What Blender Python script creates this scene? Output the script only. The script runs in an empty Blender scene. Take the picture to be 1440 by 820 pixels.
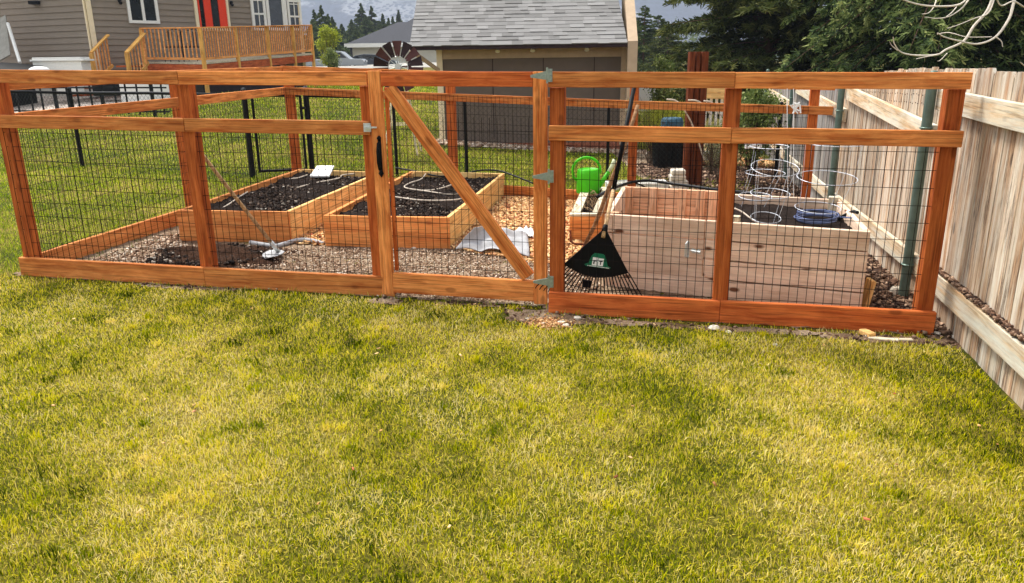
import bpy, math, random
import numpy as np
from mathutils import Vector, Matrix
random.seed(7); rng=np.random.default_rng(7)
sc=bpy.context.scene
COL=sc.collection
# ------------------------------------------------------------------ camera
F=1081.0; CX,CY=720.0,410.0; H=1.58
d=np.array([(775-CX)/F,(4020-CY)/F,1.0]); d/=np.linalg.norm(d); up=-d
zz=np.array([0,0,1.0]); fw=zz-zz.dot(up)*up; fw/=np.linalg.norm(fw)
rt=np.cross(fw,up); rt=rt if rt[0]>0 else -rt
RM=np.stack([rt,fw,up])
camd=bpy.data.cameras.new('camera'); cam=bpy.data.objects.new('camera',camd); COL.objects.link(cam); sc.camera=cam
camd.sensor_width=36; camd.lens=F/1440*36; camd.clip_start=0.05; camd.clip_end=6000
M=Matrix.Identity(4)
for i in range(3):
    M[i][0]=RM[i,0]; M[i][1]=-RM[i,1]; M[i][2]=-RM[i,2]
M[2][3]=H
cam.matrix_world=M
def ray(px,py): return RM@np.array([(px-CX)/F,(py-CY)/F,1.0])
def at(px,py,Y): v=ray(px,py); return np.array([0,0,H])+v*(Y/v[1])
def sm(a,b,x):
    t=np.clip((np.asarray(x,float)-a)/(b-a),0,1); return t*t*(3-2*t)
def G(x,y):
    x=np.asarray(x,float); y=np.asarray(y,float)
    k=np.clip((y-5)/4.5,0,1); s=-.0126-.0314*k
    g=.02*(1-k)+s*np.clip(x,-4,4.5)
    g=g+.045*(np.clip(y,12,25)-12)*sm(1.5,-3.5,x)
    g=g+.9*sm(28,95,y)
    return g
def g(x,y): return float(G(x,y))
def atg(px,py,dz=0.0):
    z=0.0; v=ray(px,py)
    for i in range(25):
        t=(z+dz-H)/v[2]; p=np.array([0,0,H])+v*t; z=g(p[0],p[1])
    return p
def onv(px,py,A,B):
    v=ray(px,py); n=np.array([B[1]-A[1],-(B[0]-A[0])]); t=n.dot(np.array(A[:2]))/n.dot(v[:2]); return np.array([0,0,H])+v*t
# ------------------------------------------------------------------ object helpers
WL={}
def tag(o,label=None,cat=None,group=None,kind=None):
    if label: o['label']=label
    if cat: o['category']=cat
    if group: o['group']=group
    if kind: o['kind']=kind
    return o
def thing(name,label,cat,loc,group=None):
    o=bpy.data.objects.new(name,None); o.empty_display_size=.1; COL.objects.link(o); o.location=loc; WL[o]=Vector(loc)
    return tag(o,label,cat,group)
class MB:
    def __init__(s): s.v=[];s.f=[];s.t=[];s.n=0
    def add(s,vs,fs,t=0.5):
        b=s.n; s.v.extend([tuple(map(float,p)) for p in vs]); s.n+=len(vs)
        for q in fs: s.f.append(tuple(b+i for i in q)); s.t.append(t)
        return s
    def box(s,c,size,R=None,t=0.5):
        hx,hy,hz=size[0]/2,size[1]/2,size[2]/2
        vs=[Vector((x,y,z)) for x in(-hx,hx) for y in(-hy,hy) for z in(-hz,hz)]
        if R is not None: vs=[R@p for p in vs]
        c=Vector(c); vs=[p+c for p in vs]
        return s.add(vs,[(0,1,3,2),(4,6,7,5),(0,4,5,1),(2,3,7,6),(0,2,6,4),(1,5,7,3)],t)
    def bar(s,p,q,w,h,upv=(0,0,1),t=0.5):   # box from p to q
        p=Vector(p);q=Vector(q);x=(q-p);L=x.length;x.normalize();u=Vector(upv);y=u.cross(x)
        if y.length<1e-4: y=Vector((0,1,0)).cross(x)
        y.normalize(); z=x.cross(y)
        R=Matrix((x,y,z)).transposed()
        return s.box((p+q)/2,(L,w,h),R,t)
    def tube(s,pts,r,n=6,t=0.5,cap=True):
        pts=[Vector(p) for p in pts]; m=len(pts)
        rr=r if hasattr(r,'__len__') else [r]*m
        vs=[];prev=None
        for i,p in enumerate(pts):
            dd=(pts[min(i+1,m-1)]-pts[max(i-1,0)])
            dd=dd.normalized() if dd.length>1e-9 else Vector((0,0,1))
            a=prev if prev is not None else (Vector((0,0,1)) if abs(dd.z)<.9 else Vector((1,0,0)))
            a=(a-dd*a.dot(dd)).normalized(); prev=a; b=dd.cross(a)
            for k in range(n):
                an=2*math.pi*k/n; vs.append(p+(a*math.cos(an)+b*math.sin(an))*rr[i])
        fs=[]
        for i in range(m-1):
            for k in range(n):
                k2=(k+1)%n; fs.append((i*n+k,i*n+k2,(i+1)*n+k2,(i+1)*n+k))
        if cap: fs.append(tuple(range(n))[::-1]); fs.append(tuple((m-1)*n+k for k in range(n)))
        return s.add(vs,fs,t)
    def wire(s,p,q,r,t=.5): return s.tube([p,q],r,3,t,False)
    def ring(s,c,R,r,n=28,t=.5,tilt=None):
        pts=[]
        for k in range(n+1):
            a=2*math.pi*k/n; p=Vector((R*math.cos(a),R*math.sin(a),0))
            if tilt is not None: p=tilt@p
            pts.append(Vector(c)+p)
        return s.tube(pts,r,5,t,False)
    def sphere(s,c,r,n=10,m=7,t=.5,jit=0):
        c=Vector(c); rr=r if hasattr(r,'__len__') else (r,r,r)
        vs=[];fs=[]
        for i in range(m+1):
            th=math.pi*i/m
            for k in range(n):
                ph=2*math.pi*k/n; j=1+random.uniform(-jit,jit)
                vs.append(c+Vector((rr[0]*math.sin(th)*math.cos(ph)*j,rr[1]*math.sin(th)*math.sin(ph)*j,rr[2]*math.cos(th)*j)))
        for i in range(m):
            for k in range(n):
                k2=(k+1)%n; fs.append((i*n+k,(i+1)*n+k,(i+1)*n+k2,i*n+k2))
        return s.add(vs,fs,t)
    def lathe(s,c,prof,n=24,t=.5):
        c=Vector(c);vs=[];fs=[];m=len(prof)
        for r,z in prof:
            for k in range(n):
                a=2*math.pi*k/n; vs.append(c+Vector((r*math.cos(a),r*math.sin(a),z)))
        for i in range(m-1):
            for k in range(n):
                k2=(k+1)%n; fs.append((i*n+k,i*n+k2,(i+1)*n+k2,(i+1)*n+k))
        return s.add(vs,fs,t)
    def prism(s,poly,z0,z1,t=.5):   # poly xy list
        n=len(poly); vs=[(x,y,z0) for x,y in poly]+[(x,y,z1) for x,y in poly]
        return s.add(vs,[tuple(range(n))[::-1],tuple(range(n,2*n))]+[(i,(i+1)%n,n+(i+1)%n,n+i) for i in range(n)],t)
    def build(s,name,mat,parent=None,smooth=False,bevel=0,seg=1,R=None,origin=None):
        v=np.array(s.v,dtype=np.float64)
        if origin is None:
            lo=v.min(0);hi=v.max(0); o0=(lo+hi)/2
            if parent is None: o0=np.array([o0[0],o0[1],lo[2]])
        else: o0=np.array(origin)
        me=bpy.data.meshes.new(name)
        vl=v-o0
        if R is not None: vl=vl@np.array(R)      # into local frame
        me.from_pydata(vl.tolist(),[],s.f)
        if len(set(s.t))>1:
            a=me.attributes.new('tint','FLOAT','FACE'); a.data.foreach_set('value',np.array(s.t,dtype=np.float32))
        me.materials.append(mat)
        if smooth: me.shade_smooth()
        return link(name,me,parent,o0,bevel,seg,R)
def link(name,me,parent,o0,bevel=0,seg=1,R=None):
    o=bpy.data.objects.new(name,me); COL.objects.link(o)
    off=WL[parent] if parent is not None else Vector((0,0,0))
    WL[o]=Vector(o0)
    if parent is not None: o.parent=parent
    if R is not None:
        m4=Matrix(R).to_4x4(); m4.translation=Vector(o0)-off; o.matrix_basis=m4
    else: o.location=Vector(o0)-off
    if bevel:
        b=o.modifiers.new('bevel','BEVEL'); b.width=bevel; b.segments=seg; b.limit_method='ANGLE'
    return o
def frame(x,upv=(0,0,1)):
    x=Vector(x).normalized(); y=Vector(upv).cross(x)
    if y.length<1e-4: y=Vector((0,1,0)).cross(x)
    y.normalize(); z=x.cross(y)
    return Matrix((x,y,z)).transposed()
def board(name,p,q,t,h,mat,parent,upv=(0,0,1),bevel=.003,label=None):
    """timber from p to q: t thick, h high (along upv); local x runs along the grain"""
    p=Vector(p);q=Vector(q); R=frame(q-p,upv); L=(q-p).length
    mb=MB(); n=max(1,int(L/.35)); 
    # slightly irregular long timber
    vs=[];fs=[]
    for i in range(n+1):
        xx=-L/2+L*i/n; e=random.uniform(-.0012,.0012); e2=random.uniform(-.0012,.0012)
        for (yy,zq) in((-t/2,-h/2),(t/2,-h/2),(t/2,h/2),(-t/2,h/2)): vs.append((xx,yy+e,zq+e2))
    for i in range(n):
        for k in range(4):
            k2=(k+1)%4; fs.append((i*4+k,(i+1)*4+k,(i+1)*4+k2,i*4+k2))
    fs.append((0,1,2,3)); fs.append((n*4+3,n*4+2,n*4+1,n*4))
    me=bpy.data.meshes.new(name); me.from_pydata(vs,[],fs); me.materials.append(mat)
    o=link(name,me,parent,(p+q)/2,bevel,1,R)
    if label: o['label']=label
    return o
def npmesh(name,v,f,mat,parent=None,tint=None,smooth=False,origin=None,loc3=None):
    """v (N,3) array, f (M,k) array all same k"""
    me=bpy.data.meshes.new(name); v=np.asarray(v,dtype=np.float32)
    o0=np.array(origin if origin is not None else (0,0,0),dtype=np.float32)
    me.vertices.add(len(v)); me.vertices.foreach_set('co',(v-o0).ravel())
    k=f.shape[1]; me.loops.add(f.size); me.loops.foreach_set('vertex_index',f.astype(np.int32).ravel())
    me.polygons.add(len(f)); me.polygons.foreach_set('loop_start',np.arange(0,f.size,k,dtype=np.int32))
    me.polygons.foreach_set('loop_total',np.full(len(f),k,dtype=np.int32))
    me.update(calc_edges=True)
    if tint is not None:
        a=me.attributes.new('tint','FLOAT','FACE'); a.data.foreach_set('value',np.asarray(tint,dtype=np.float32))
    me.materials.append(mat)
    if smooth: me.shade_smooth()
    return link(name,me,parent,o0)
# ------------------------------------------------------------------ materials
def S(r,gg,b):   # sRGB 0-255 -> linear
    return tuple(((c/255)/12.92 if c/255<=.04045 else ((c/255+.055)/1.055)**2.4) for c in(r,gg,b))+(1,)
def nt(name):
    m=bpy.data.materials.new(name); m.use_nodes=True; n=m.node_tree.nodes; l=m.node_tree.links
    b=n['Principled BSDF']; return m,n,l,b
def N(n,t,**k):
    o=n.new(t)
    for a,v in k.items():
        if a in o.inputs: o.inputs[a].default_value=v
        else: setattr(o,a,v)
    return o
def ramp(n,stops,interp='LINEAR'):
    r=n.new('ShaderNodeValToRGB'); e=r.color_ramp.elements; r.color_ramp.interpolation=interp
    while len(e)<len(stops): e.new(.5)
    for i,(p,c) in enumerate(stops): e[i].position=p; e[i].color=c
    return r
def mixc(n,l,fac,a,b,mode='MIX'):
    m=n.new('ShaderNodeMix'); m.data_type='RGBA'; m.blend_type=mode
    for sock,val in((m.inputs[0],fac),(m.inputs[6],a),(m.inputs[7],b)):
        if isinstance(val,(int,float,tuple)): sock.default_value=val
        else: l.new(val,sock)
    return m.outputs[2]
def bump(n,l,b,h,strength=.3,dist=.002):
    x=n.new('ShaderNodeBump'); x.inputs['Strength'].default_value=strength; x.inputs['Distance'].default_value=dist
    l.new(h,x.inputs['Height']); l.new(x.outputs['Normal'],b.inputs['Normal'])
def wood(name,c1,c2,cd,rough=.75,knot=.42,axis=0,tintvar=.25,grain=1.0,useattr=False,weather=None,contrast=.8,dark=None):
    m,n,l,b=nt(name)
    tc=N(n,'ShaderNodeTexCoord'); oi=N(n,'ShaderNodeObjectInfo')
    off=N(n,'ShaderNodeVectorMath',operation='SCALE'); 
    comb=N(n,'ShaderNodeCombineXYZ',X=13.0,Y=7.0,Z=5.0); l.new(comb.outputs[0],off.inputs[0])
    if useattr:
        at_=N(n,'ShaderNodeAttribute',attribute_name='tint'); rnd=at_.outputs['Fac']
    else: rnd=oi.outputs['Random']
    l.new(rnd,off.inputs['Scale'])
    add=N(n,'ShaderNodeVectorMath',operation='ADD'); l.new(tc.outputs['Object'],add.inputs[0]); l.new(off.outputs[0],add.inputs[1])
    sc_=[26*grain]*3; sc_[axis]=1.6
    mp=N(n,'ShaderNodeMapping'); mp.inputs['Scale'].default_value=sc_; l.new(add.outputs[0],mp.inputs[0])
    # slow warp for knots/cathedral grain
    w=N(n,'ShaderNodeTexNoise',Scale=2.2,Detail=2.0); l.new(add.outputs[0],w.inputs['Vector'])
    wa=N(n,'ShaderNodeVectorMath',operation='MULTIPLY_ADD'); l.new(w.outputs['Color'],wa.inputs[0]); wa.inputs[1].default_value=(2.5,2.5,2.5); l.new(mp.outputs[0],wa.inputs[2])
    n1=N(n,'ShaderNodeTexNoise',Scale=1.0,Detail=6.0,Roughness=.65); l.new(wa.outputs[0],n1.inputs['Vector'])
    r1=ramp(n,[(.33,c2),(.62,c1)]); l.new(n1.outputs['Fac'],r1.inputs[0])
    sc2=[110*grain]*3; sc2[axis]=3
    mp2=N(n,'ShaderNodeMapping'); mp2.inputs['Scale'].default_value=sc2; l.new(add.outputs[0],mp2.inputs[0])
    n2=N(n,'ShaderNodeTexNoise',Scale=1.0,Detail=4.0); l.new(mp2.outputs[0],n2.inputs['Vector'])
    r2=ramp(n,[(.32,(.45,.42,.40,1)),(.52,(1.06,1.06,1.06,1))]); l.new(n2.outputs['Fac'],r2.inputs[0])
    c=mixc(n,l,contrast,r1.outputs[0],r2.outputs[0],'MULTIPLY')
    # blotches
    n3=N(n,'ShaderNodeTexNoise',Scale=3.5,Detail=4.0,Roughness=.6); l.new(add.outputs[0],n3.inputs['Vector'])
    r3=ramp(n,[(.3,(.72,.68,.62,1)),(.68,(1.12,1.12,1.12,1))]); l.new(n3.outputs['Fac'],r3.inputs[0])
    c=mixc(n,l,.75,c,r3.outputs[0],'MULTIPLY')
    # knots
    sk=[7.0]*3; sk[axis]=3.2
    mk=N(n,'ShaderNodeMapping'); mk.inputs['Scale'].default_value=sk; l.new(add.outputs[0],mk.inputs[0])
    vo=N(n,'ShaderNodeTexVoronoi',Scale=1.0); l.new(mk.outputs[0],vo.inputs['Vector'])
    rk=ramp(n,[(.09,(knot,knot,knot,1)),(.15,(0,0,0,1))]); l.new(vo.outputs['Distance'],rk.inputs[0])
    c=mixc(n,l,rk.outputs[0],c,cd)
    sw=[13.0*grain]*3; sw[axis]=1.1
    mpw=N(n,'ShaderNodeMapping'); mpw.inputs['Scale'].default_value=sw; l.new(add.outputs[0],mpw.inputs[0])
    if weather is not None:   # grey patches
        nw=N(n,'ShaderNodeTexNoise',Scale=1.0,Detail=6.0,Roughness=.75); l.new(mpw.outputs[0],nw.inputs['Vector'])
        rw=ramp(n,[(.42,(0,0,0,1)),(.66,(1,1,1,1))]); l.new(nw.outputs['Fac'],rw.inputs[0])
        c=mixc(n,l,rw.outputs[0],c,weather)
    if dark is not None:   # dark weather streaks along the grain
        mo=N(n,'ShaderNodeVectorMath',operation='ADD'); l.new(mpw.outputs[0],mo.inputs[0]); mo.inputs[1].default_value=(31,17,9)
        nd=N(n,'ShaderNodeTexNoise',Scale=1.25,Detail=7.0,Roughness=.8); l.new(mo.outputs[0],nd.inputs['Vector'])
        rd=ramp(n,[(.52,(0,0,0,1)),(.62,(.95,.95,.95,1))]); l.new(nd.outputs['Fac'],rd.inputs[0])
        c=mixc(n,l,rd.outputs[0],c,dark)
    # per-board brightness
    mr=N(n,'ShaderNodeMapRange'); mr.inputs[3].default_value=1-tintvar; mr.inputs[4].default_value=1+tintvar*.6; l.new(rnd,mr.inputs[0])
    hs=N(n,'ShaderNodeHueSaturation'); l.new(mr.outputs[0],hs.inputs['Value']); l.new(c,hs.inputs['Color'])
    l.new(hs.outputs[0],b.inputs['Base Color']); b.inputs['Roughness'].default_value=rough
    b.inputs['Specular IOR Level'].default_value=.1
    bump(n,l,b,n2.outputs['Fac'],.5,.0015)
    return m
def plain(name,c,rough=.6,metal=0,var=.12,scale=20,spec=.18,bumpd=0):
    m,n,l,b=nt(name)
    tc=N(n,'ShaderNodeTexCoord'); no=N(n,'ShaderNodeTexNoise',Scale=scale,Detail=5.0,Roughness=.6); l.new(tc.outputs['Object'],no.inputs['Vector'])
    r=ramp(n,[(.3,tuple(x*(1-var) for x in c[:3])+(1,)),(.7,tuple(min(1,x*(1+var)) for x in c[:3])+(1,))]); l.new(no.outputs['Fac'],r.inputs[0])
    l.new(r.outputs[0],b.inputs['Base Color']); b.inputs['Roughness'].default_value=rough; b.inputs['Metallic'].default_value=metal
    b.inputs['Specular IOR Level'].default_value=spec
    if bumpd: bump(n,l,b,no.outputs['Fac'],.6,bumpd)
    return m
def tinted(name,stops,rough=.8,noise=0,nscale=1.0,trans=0,spec=.2,dry=None):
    """colour from the per-piece 'tint' value; optional slow noise pushes it, optional second ramp for dry patches"""
    m,n,l,b=nt(name)
    a=N(n,'ShaderNodeAttribute',attribute_name='tint'); src=a.outputs['Fac']
    tc=N(n,'ShaderNodeTexCoord')
    if noise:
        no=N(n,'ShaderNodeTexNoise',Scale=nscale,Detail=5.0,Roughness=.72); l.new(tc.outputs['Object'],no.inputs['Vector'])
        mm=N(n,'ShaderNodeMath',operation='MULTIPLY_ADD'); l.new(no.outputs['Fac'],mm.inputs[0]); mm.inputs[1].default_value=noise; 
        s2=N(n,'ShaderNodeMath',operation='SUBTRACT'); l.new(src,s2.inputs[0]); s2.inputs[1].default_value=noise*.5
        l.new(s2.outputs[0],mm.inputs[2]); src=mm.outputs[0]
    r=ramp(n,stops); l.new(src,r.inputs[0]); 
    l.new(r.outputs[0],b.inputs['Base Color']); b.inputs['Roughness'].default_value=rough; b.inputs['Specular IOR Level'].default_value=spec
    if trans:
        t=N(n,'ShaderNodeBsdfTranslucent'); l.new(r.outputs[0],t.inputs['Color'])
        mx=N(n,'ShaderNodeMixShader'); mx.inputs[0].default_value=trans
        out=n['Material Output']; l.new(b.outputs[0],mx.inputs[1]); l.new(t.outputs[0],mx.inputs[2]); l.new(mx.outputs[0],out.inputs['Surface'])
    return m
m_rail =wood('cedar_rail',S(232,152,84),S(184,96,42),S(74,30,12),tintvar=.26)
m_post =wood('cedar_post',S(204,112,54),S(156,70,28),S(64,24,8),tintvar=.25)
m_redrail=wood('red_cedar',S(216,118,60),S(172,76,34),S(66,20,8),tintvar=.08)
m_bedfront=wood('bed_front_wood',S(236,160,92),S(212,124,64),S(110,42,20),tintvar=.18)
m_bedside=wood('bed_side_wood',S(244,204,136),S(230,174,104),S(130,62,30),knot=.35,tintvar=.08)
m_gray =wood('pale_cedar',S(244,218,192),S(222,186,158),S(110,72,50),knot=1.0,tintvar=.12,contrast=.3)
m_inner=wood('inner_cedar',S(248,202,164),S(230,170,128),S(120,60,34),tintvar=.12)
m_whitewood=wood('bleached_timber',S(226,216,190),S(190,176,150),S(110,90,70),knot=.3,tintvar=.1)
m_fence=wood('weathered_fence_boards',S(208,182,152),S(158,114,80),S(60,42,32),axis=2,tintvar=.3,useattr=True,weather=S(210,204,188),knot=.8,grain=1.2,dark=S(92,74,60))
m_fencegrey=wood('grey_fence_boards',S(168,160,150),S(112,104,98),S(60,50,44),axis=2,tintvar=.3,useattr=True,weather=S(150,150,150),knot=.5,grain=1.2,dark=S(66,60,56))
m_fencerail=wood('weathered_fence_rail',S(222,204,172),S(196,160,120),S(110,80,56),tintvar=.1,weather=S(214,214,200))
m_deck =wood('deck_cedar',S(244,176,108),S(222,142,76),S(120,50,20),tintvar=.18,grain=.5)
m_deckyellow=wood('deck_yellow_timber',S(238,186,104),S(216,152,72),S(140,80,30),tintvar=.1,grain=.5)
m_deckred=wood('deck_red_timber',S(206,108,62),S(172,76,40),S(70,20,10),tintvar=.1,grain=.5)
m_arbor=wood('dark_brown_timber',S(122,64,36),S(88,40,20),S(50,18,10),tintvar=.2)
m_handle=wood('tool_handle_wood',S(214,184,142),S(176,136,94),S(110,70,40),knot=.1,tintvar=.1,grain=2)
m_oldhandle=wood('worn_handle_wood',S(168,132,96),S(120,80,50),S(70,40,24),knot=.1,tintvar=.1,grain=2)
m_black=plain('black_metal',S(12,13,14),.6,.0,.2)
m_blackplastic=plain('black_plastic',S(10,10,11),.6,0,.2,spec=.12)
m_wire =plain('dark_wire',S(22,15,12),.8,0,.2,spec=.1)
m_chain=plain('dark_green_chain',S(52,56,48),.5,.3,.2)
m_galv =plain('galvanised_steel',S(196,200,196),.38,.55,.15,60)
m_hinge=plain('zinc_hinge_plate',S(140,150,138),.45,.4,.15,60)
m_pipe =plain('grey_green_pipe',S(98,116,106),.45,.35,.18,12)
m_green=plain('green_plastic',S(72,186,22),.4,0,.14,9)
m_palegreen=plain('pale_rose_head',S(206,214,176),.5)
m_soil =plain('dark_potting_soil',S(34,25,20),.95,0,.6,60,.1,.02)
m_label=plain('green_label_plate',S(20,108,76),.4)
m_white=plain('white_paint',S(228,226,218),.55,0,.05)
m_whiteprint=plain('white_print',S(240,240,236),.6,0,.02)
m_concrete=plain('concrete',S(150,146,136),.85,0,.15,8,.2,.002)
m_foundation=plain('foundation_concrete',S(190,184,172),.9,0,.12,6)
m_cloth=plain('grey_cloth',S(166,166,166),.85,0,.1,30)
m_glass=plain('dark_window_glass',S(38,42,46),.08,0,.3,2,.8)
m_red  =plain('red_door_paint',S(226,66,38),.45,0,.06)
m_trim =plain('cream_trim',S(232,214,178),.6,0,.06)
m_siding=plain('grey_lap_siding',S(136,124,110),.75,0,.06,3)
m_roofdark=plain('dark_asphalt_roof',S(58,58,62),.9,0,.25,9)
m_cream=plain('cream_wall',S(214,208,192),.8,0,.06,2)
m_shedwall=plain('brown_shed_wall',S(106,93,82),.8,0,.08,4)
m_shedtan=plain('tan_shed_trim',S(182,158,130),.75,0,.08,8)
m_brick=plain('red_brick_plinth',S(150,90,66),.9,0,.3,22)
m_blue =plain('blue_plastic',S(58,90,106),.6,0,.2,6)
m_carwhite=plain('silver_car_paint',S(150,154,156),.25,.2,.03)
m_carblack=plain('dark_car_paint',S(70,74,80),.25,.3,.05)
m_tyre=plain('tyre_rubber',S(14,14,14),.8)
m_mauve=plain('rusty_red_blade',S(82,50,46),.55,.2,.25,8)
m_darkblade=plain('dark_brown_blade',S(48,34,34),.5,.3,.3,8)
m_bark=plain('brown_bark',S(86,66,50),.9,0,.35,9)
m_whitebark=plain('pale_branch_bark',S(216,204,186),.8,0,.18,14)
m_cage=plain('cage_wire',S(196,200,206),.5,.2,.1,40)
m_hose=plain('black_hose',S(14,15,15),.45,0,.1)
m_tube=plain('tan_drip_tube',S(206,190,170),.5,0,.05)
m_bluecoil=plain('slate_blue_tube',S(92,104,140),.4,0,.05)
m_shingle=tinted('grey_shingles',[(0,S(110,108,105)),(.3,S(126,124,121)),(1,S(138,136,133))],.95)
m_chip=tinted('wood_chip_mulch',[(0,S(110,62,36)),(.35,S(206,150,92)),(.8,S(240,206,150)),(1,S(170,80,50))],.9)
m_gravel=tinted('pale_gravel',[(0,S(104,76,58)),(.4,S(166,134,106)),(.75,S(204,178,150)),(1,S(236,222,202))],.9)
m_darkchip=tinted('dark_bark_chips',[(0,S(44,30,24)),(.6,S(104,76,58)),(1,S(180,150,124))],.9)
m_stone=plain('pale_stone',S(216,206,188),.85,0,.15,15,.2,.004)
G1=S(36,56,2);G2=S(122,138,2);G3=S(218,208,8);G4=S(244,220,96)
m_grass=tinted('lawn_grass',[(.03,G1),(.32,G2),(.57,G3),(.82,G4),(1,S(244,226,160))],.9,2.4,1.1,.3,0)
m_grassfar=tinted('yard_grass',[(0,S(48,80,2)),(.4,S(118,148,4)),(.75,S(196,206,34)),(1,S(232,222,110))],.9,1.2,.5,.3,0)
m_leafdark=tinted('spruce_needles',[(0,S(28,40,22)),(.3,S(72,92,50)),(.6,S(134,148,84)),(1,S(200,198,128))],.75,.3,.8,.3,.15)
m_pine=tinted('pine_needles',[(0,S(34,44,22)),(.5,S(82,92,44)),(1,S(140,138,76))],.75,.3,.6,.3,.15)
m_far =tinted('far_conifer_needles',[(0,S(46,60,32)),(.5,S(84,100,54)),(1,S(146,150,88))],.8,.5,.3,.25,.1)
m_yellow=tinted('fresh_spring_leaves',[(0,S(112,132,30)),(.6,S(180,186,50)),(1,S(220,214,96))],.7,.2,1,.3)
m_shrub=tinted('green_shrub_leaves',[(0,S(58,76,34)),(.6,S(116,132,64)),(1,S(180,186,120))],.7,.2,2,.25)
m_olive=tinted('hazy_olive_foliage',[(0,S(84,88,56)),(.6,S(124,124,84)),(1,S(170,164,120))],.8,.2,.3,.1)
# ------------------------------------------------------------------ ground
def axis(a,b,fine0,fine1,step,grow=1.25):
    out=[fine0]; s=step
    while out[-1]<fine1: out.append(out[-1]+step)
    s=step
    while out[-1]<b: s*=grow; out.append(out[-1]+s)
    lo=[fine0]; s=step
    while lo[-1]>a: s*=grow; lo.append(lo[-1]-s)
    return np.array(lo[:0:-1]+out)
def sheet(name,xs,ys,dz,mat,mask=None,rough=0,kind='structure'):
    X,Y=np.meshgrid(xs,ys); Z=G(X,Y)+dz
    if rough: Z=Z+rng.normal(0,rough,Z.shape)
    v=np.stack([X.ravel(),Y.ravel(),Z.ravel()],1); nx=len(xs)
    i,j=np.meshgrid(np.arange(len(xs)-1),np.arange(len(ys)-1)); a=(j*nx+i).ravel()
    f=np.stack([a,a+1,a+nx+1,a+nx],1)
    if mask is not None:
        c=v[f].mean(1); f=f[mask(c[:,0],c[:,1])]
        used=np.unique(f); re=np.full(len(v),-1); re[used]=np.arange(len(used)); v=v[used]; f=re[f]
    o=npmesh(name,v,f,mat,smooth=True); 
    if kind: o['kind']=kind
    return o
def inpoly(x,y,poly):
    x=np.asarray(x);y=np.asarray(y); r=np.zeros(x.shape,bool); n=len(poly)
    for i in range(n):
        x1,y1=poly[i];x2,y2=poly[(i+1)%n]
        c=((y1>y)!=(y2>y))&(x<(x2-x1)*(y-y1)/(y2-y1+1e-12)+x1); r^=c
    return r
m_lawn,n,l,b=nt('lawn_soil')
tc=N(n,'ShaderNodeTexCoord'); n1=N(n,'ShaderNodeTexNoise',Scale=.9,Detail=3.0,Roughness=.6); l.new(tc.outputs['Object'],n1.inputs['Vector'])
n2=N(n,'ShaderNodeTexNoise',Scale=60.0,Detail=4.0); l.new(tc.outputs['Object'],n2.inputs['Vector'])
r1=ramp(n,[(.35,S(70,74,20)),(.5,S(104,96,34)),(.68,S(150,130,64))]); l.new(n1.outputs['Fac'],r1.inputs[0])
r2=ramp(n,[(.35,(.45,.45,.4,1)),(.65,(1.1,1.1,1.1,1))]); l.new(n2.outputs['Fac'],r2.inputs[0])
l.new(mixc(n,l,1.0,r1.outputs[0],r2.outputs[0],'MULTIPLY'),b.inputs['Base Color']); b.inputs['Roughness'].default_value=.95; b.inputs['Specular IOR Level'].default_value=.1
bump(n,l,b,n2.outputs['Fac'],.8,.01)
xs=axis(-900,900,-12,8,.4); ys=axis(-60,1500,0,26,.4)
sheet('ground',xs,ys,0,m_lawn)
# garden floor
FA=np.array((-3.79,5.63)); FB=np.array((-.95,5.10)); RA=np.array((.30,4.70)); RB=np.array((2.50,4.275))
BL=np.array((-2.75,9.98)); BR=np.array((3.22,8.5))
gard=[tuple(FA),tuple(FB),(-.93,5.08),(.21,4.84),tuple(RA),tuple(RB),(2.62,4.25),(3.6,8.6),tuple(BR),tuple(BL)]
m_gsoil,n,l,b=nt('garden_soil')
tc=N(n,'ShaderNodeTexCoord'); n1=N(n,'ShaderNodeTexNoise',Scale=1.6,Detail=5.0,Roughness=.65); l.new(tc.outputs['Object'],n1.inputs['Vector'])
n2=N(n,'ShaderNodeTexNoise',Scale=70.0,Detail=5.0,Roughness=.7); l.new(tc.outputs['Object'],n2.inputs['Vector'])
r1=ramp(n,[(.36,S(92,70,54)),(.5,S(146,122,98)),(.66,S(188,168,142))]); l.new(n1.outputs['Fac'],r1.inputs[0])
r2=ramp(n,[(.35,(.4,.38,.36,1)),(.62,(1.15,1.15,1.15,1))]); l.new(n2.outputs['Fac'],r2.inputs[0])
l.new(mixc(n,l,1.0,r1.outputs[0],r2.outputs[0],'MULTIPLY'),b.inputs['Base Color']); b.inputs['Roughness'].default_value=.95; b.inputs['Specular IOR Level'].default_value=.1
bump(n,l,b,n2.outputs['Fac'],.9,.02)
sheet('garden_ground',np.arange(-4,3.9,.05),np.arange(4,10.1,.05),.006,m_gsoil,lambda x,y:inpoly(x,y,gard),rough=.004)
# bare dirt patches outside the fence line
patches=[(-2.35,5.33,.42,.07),(.2,4.62,.28,.17),(.75,4.50,.6,.055),(2.2,4.20,.5,.06),(2.62,4.22,.2,.22),(1.5,4.36,.6,.05),(-.85,4.98,.12,.08),(-.3,4.90,.25,.035)]
def bare(x,y,k=1.0):
    r=np.zeros(np.shape(x),bool)
    for cx_,cy_,rx,ry in patches:
        dx=(x-cx_); dy=(y-cy_)+.19*dx
        r|=((dx/rx)**2+(dy/ry)**2)<k
    return r
sheet('bare_soil',np.arange(-3.2,3.0,.03),np.arange(3.7,5.6,.03),.005,m_gsoil,lambda x,y:bare(x,y,.9+.35*np.sin(x*31)*np.cos(y*27+x*9))&~inpoly(x,y,gard),rough=.002)
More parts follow.
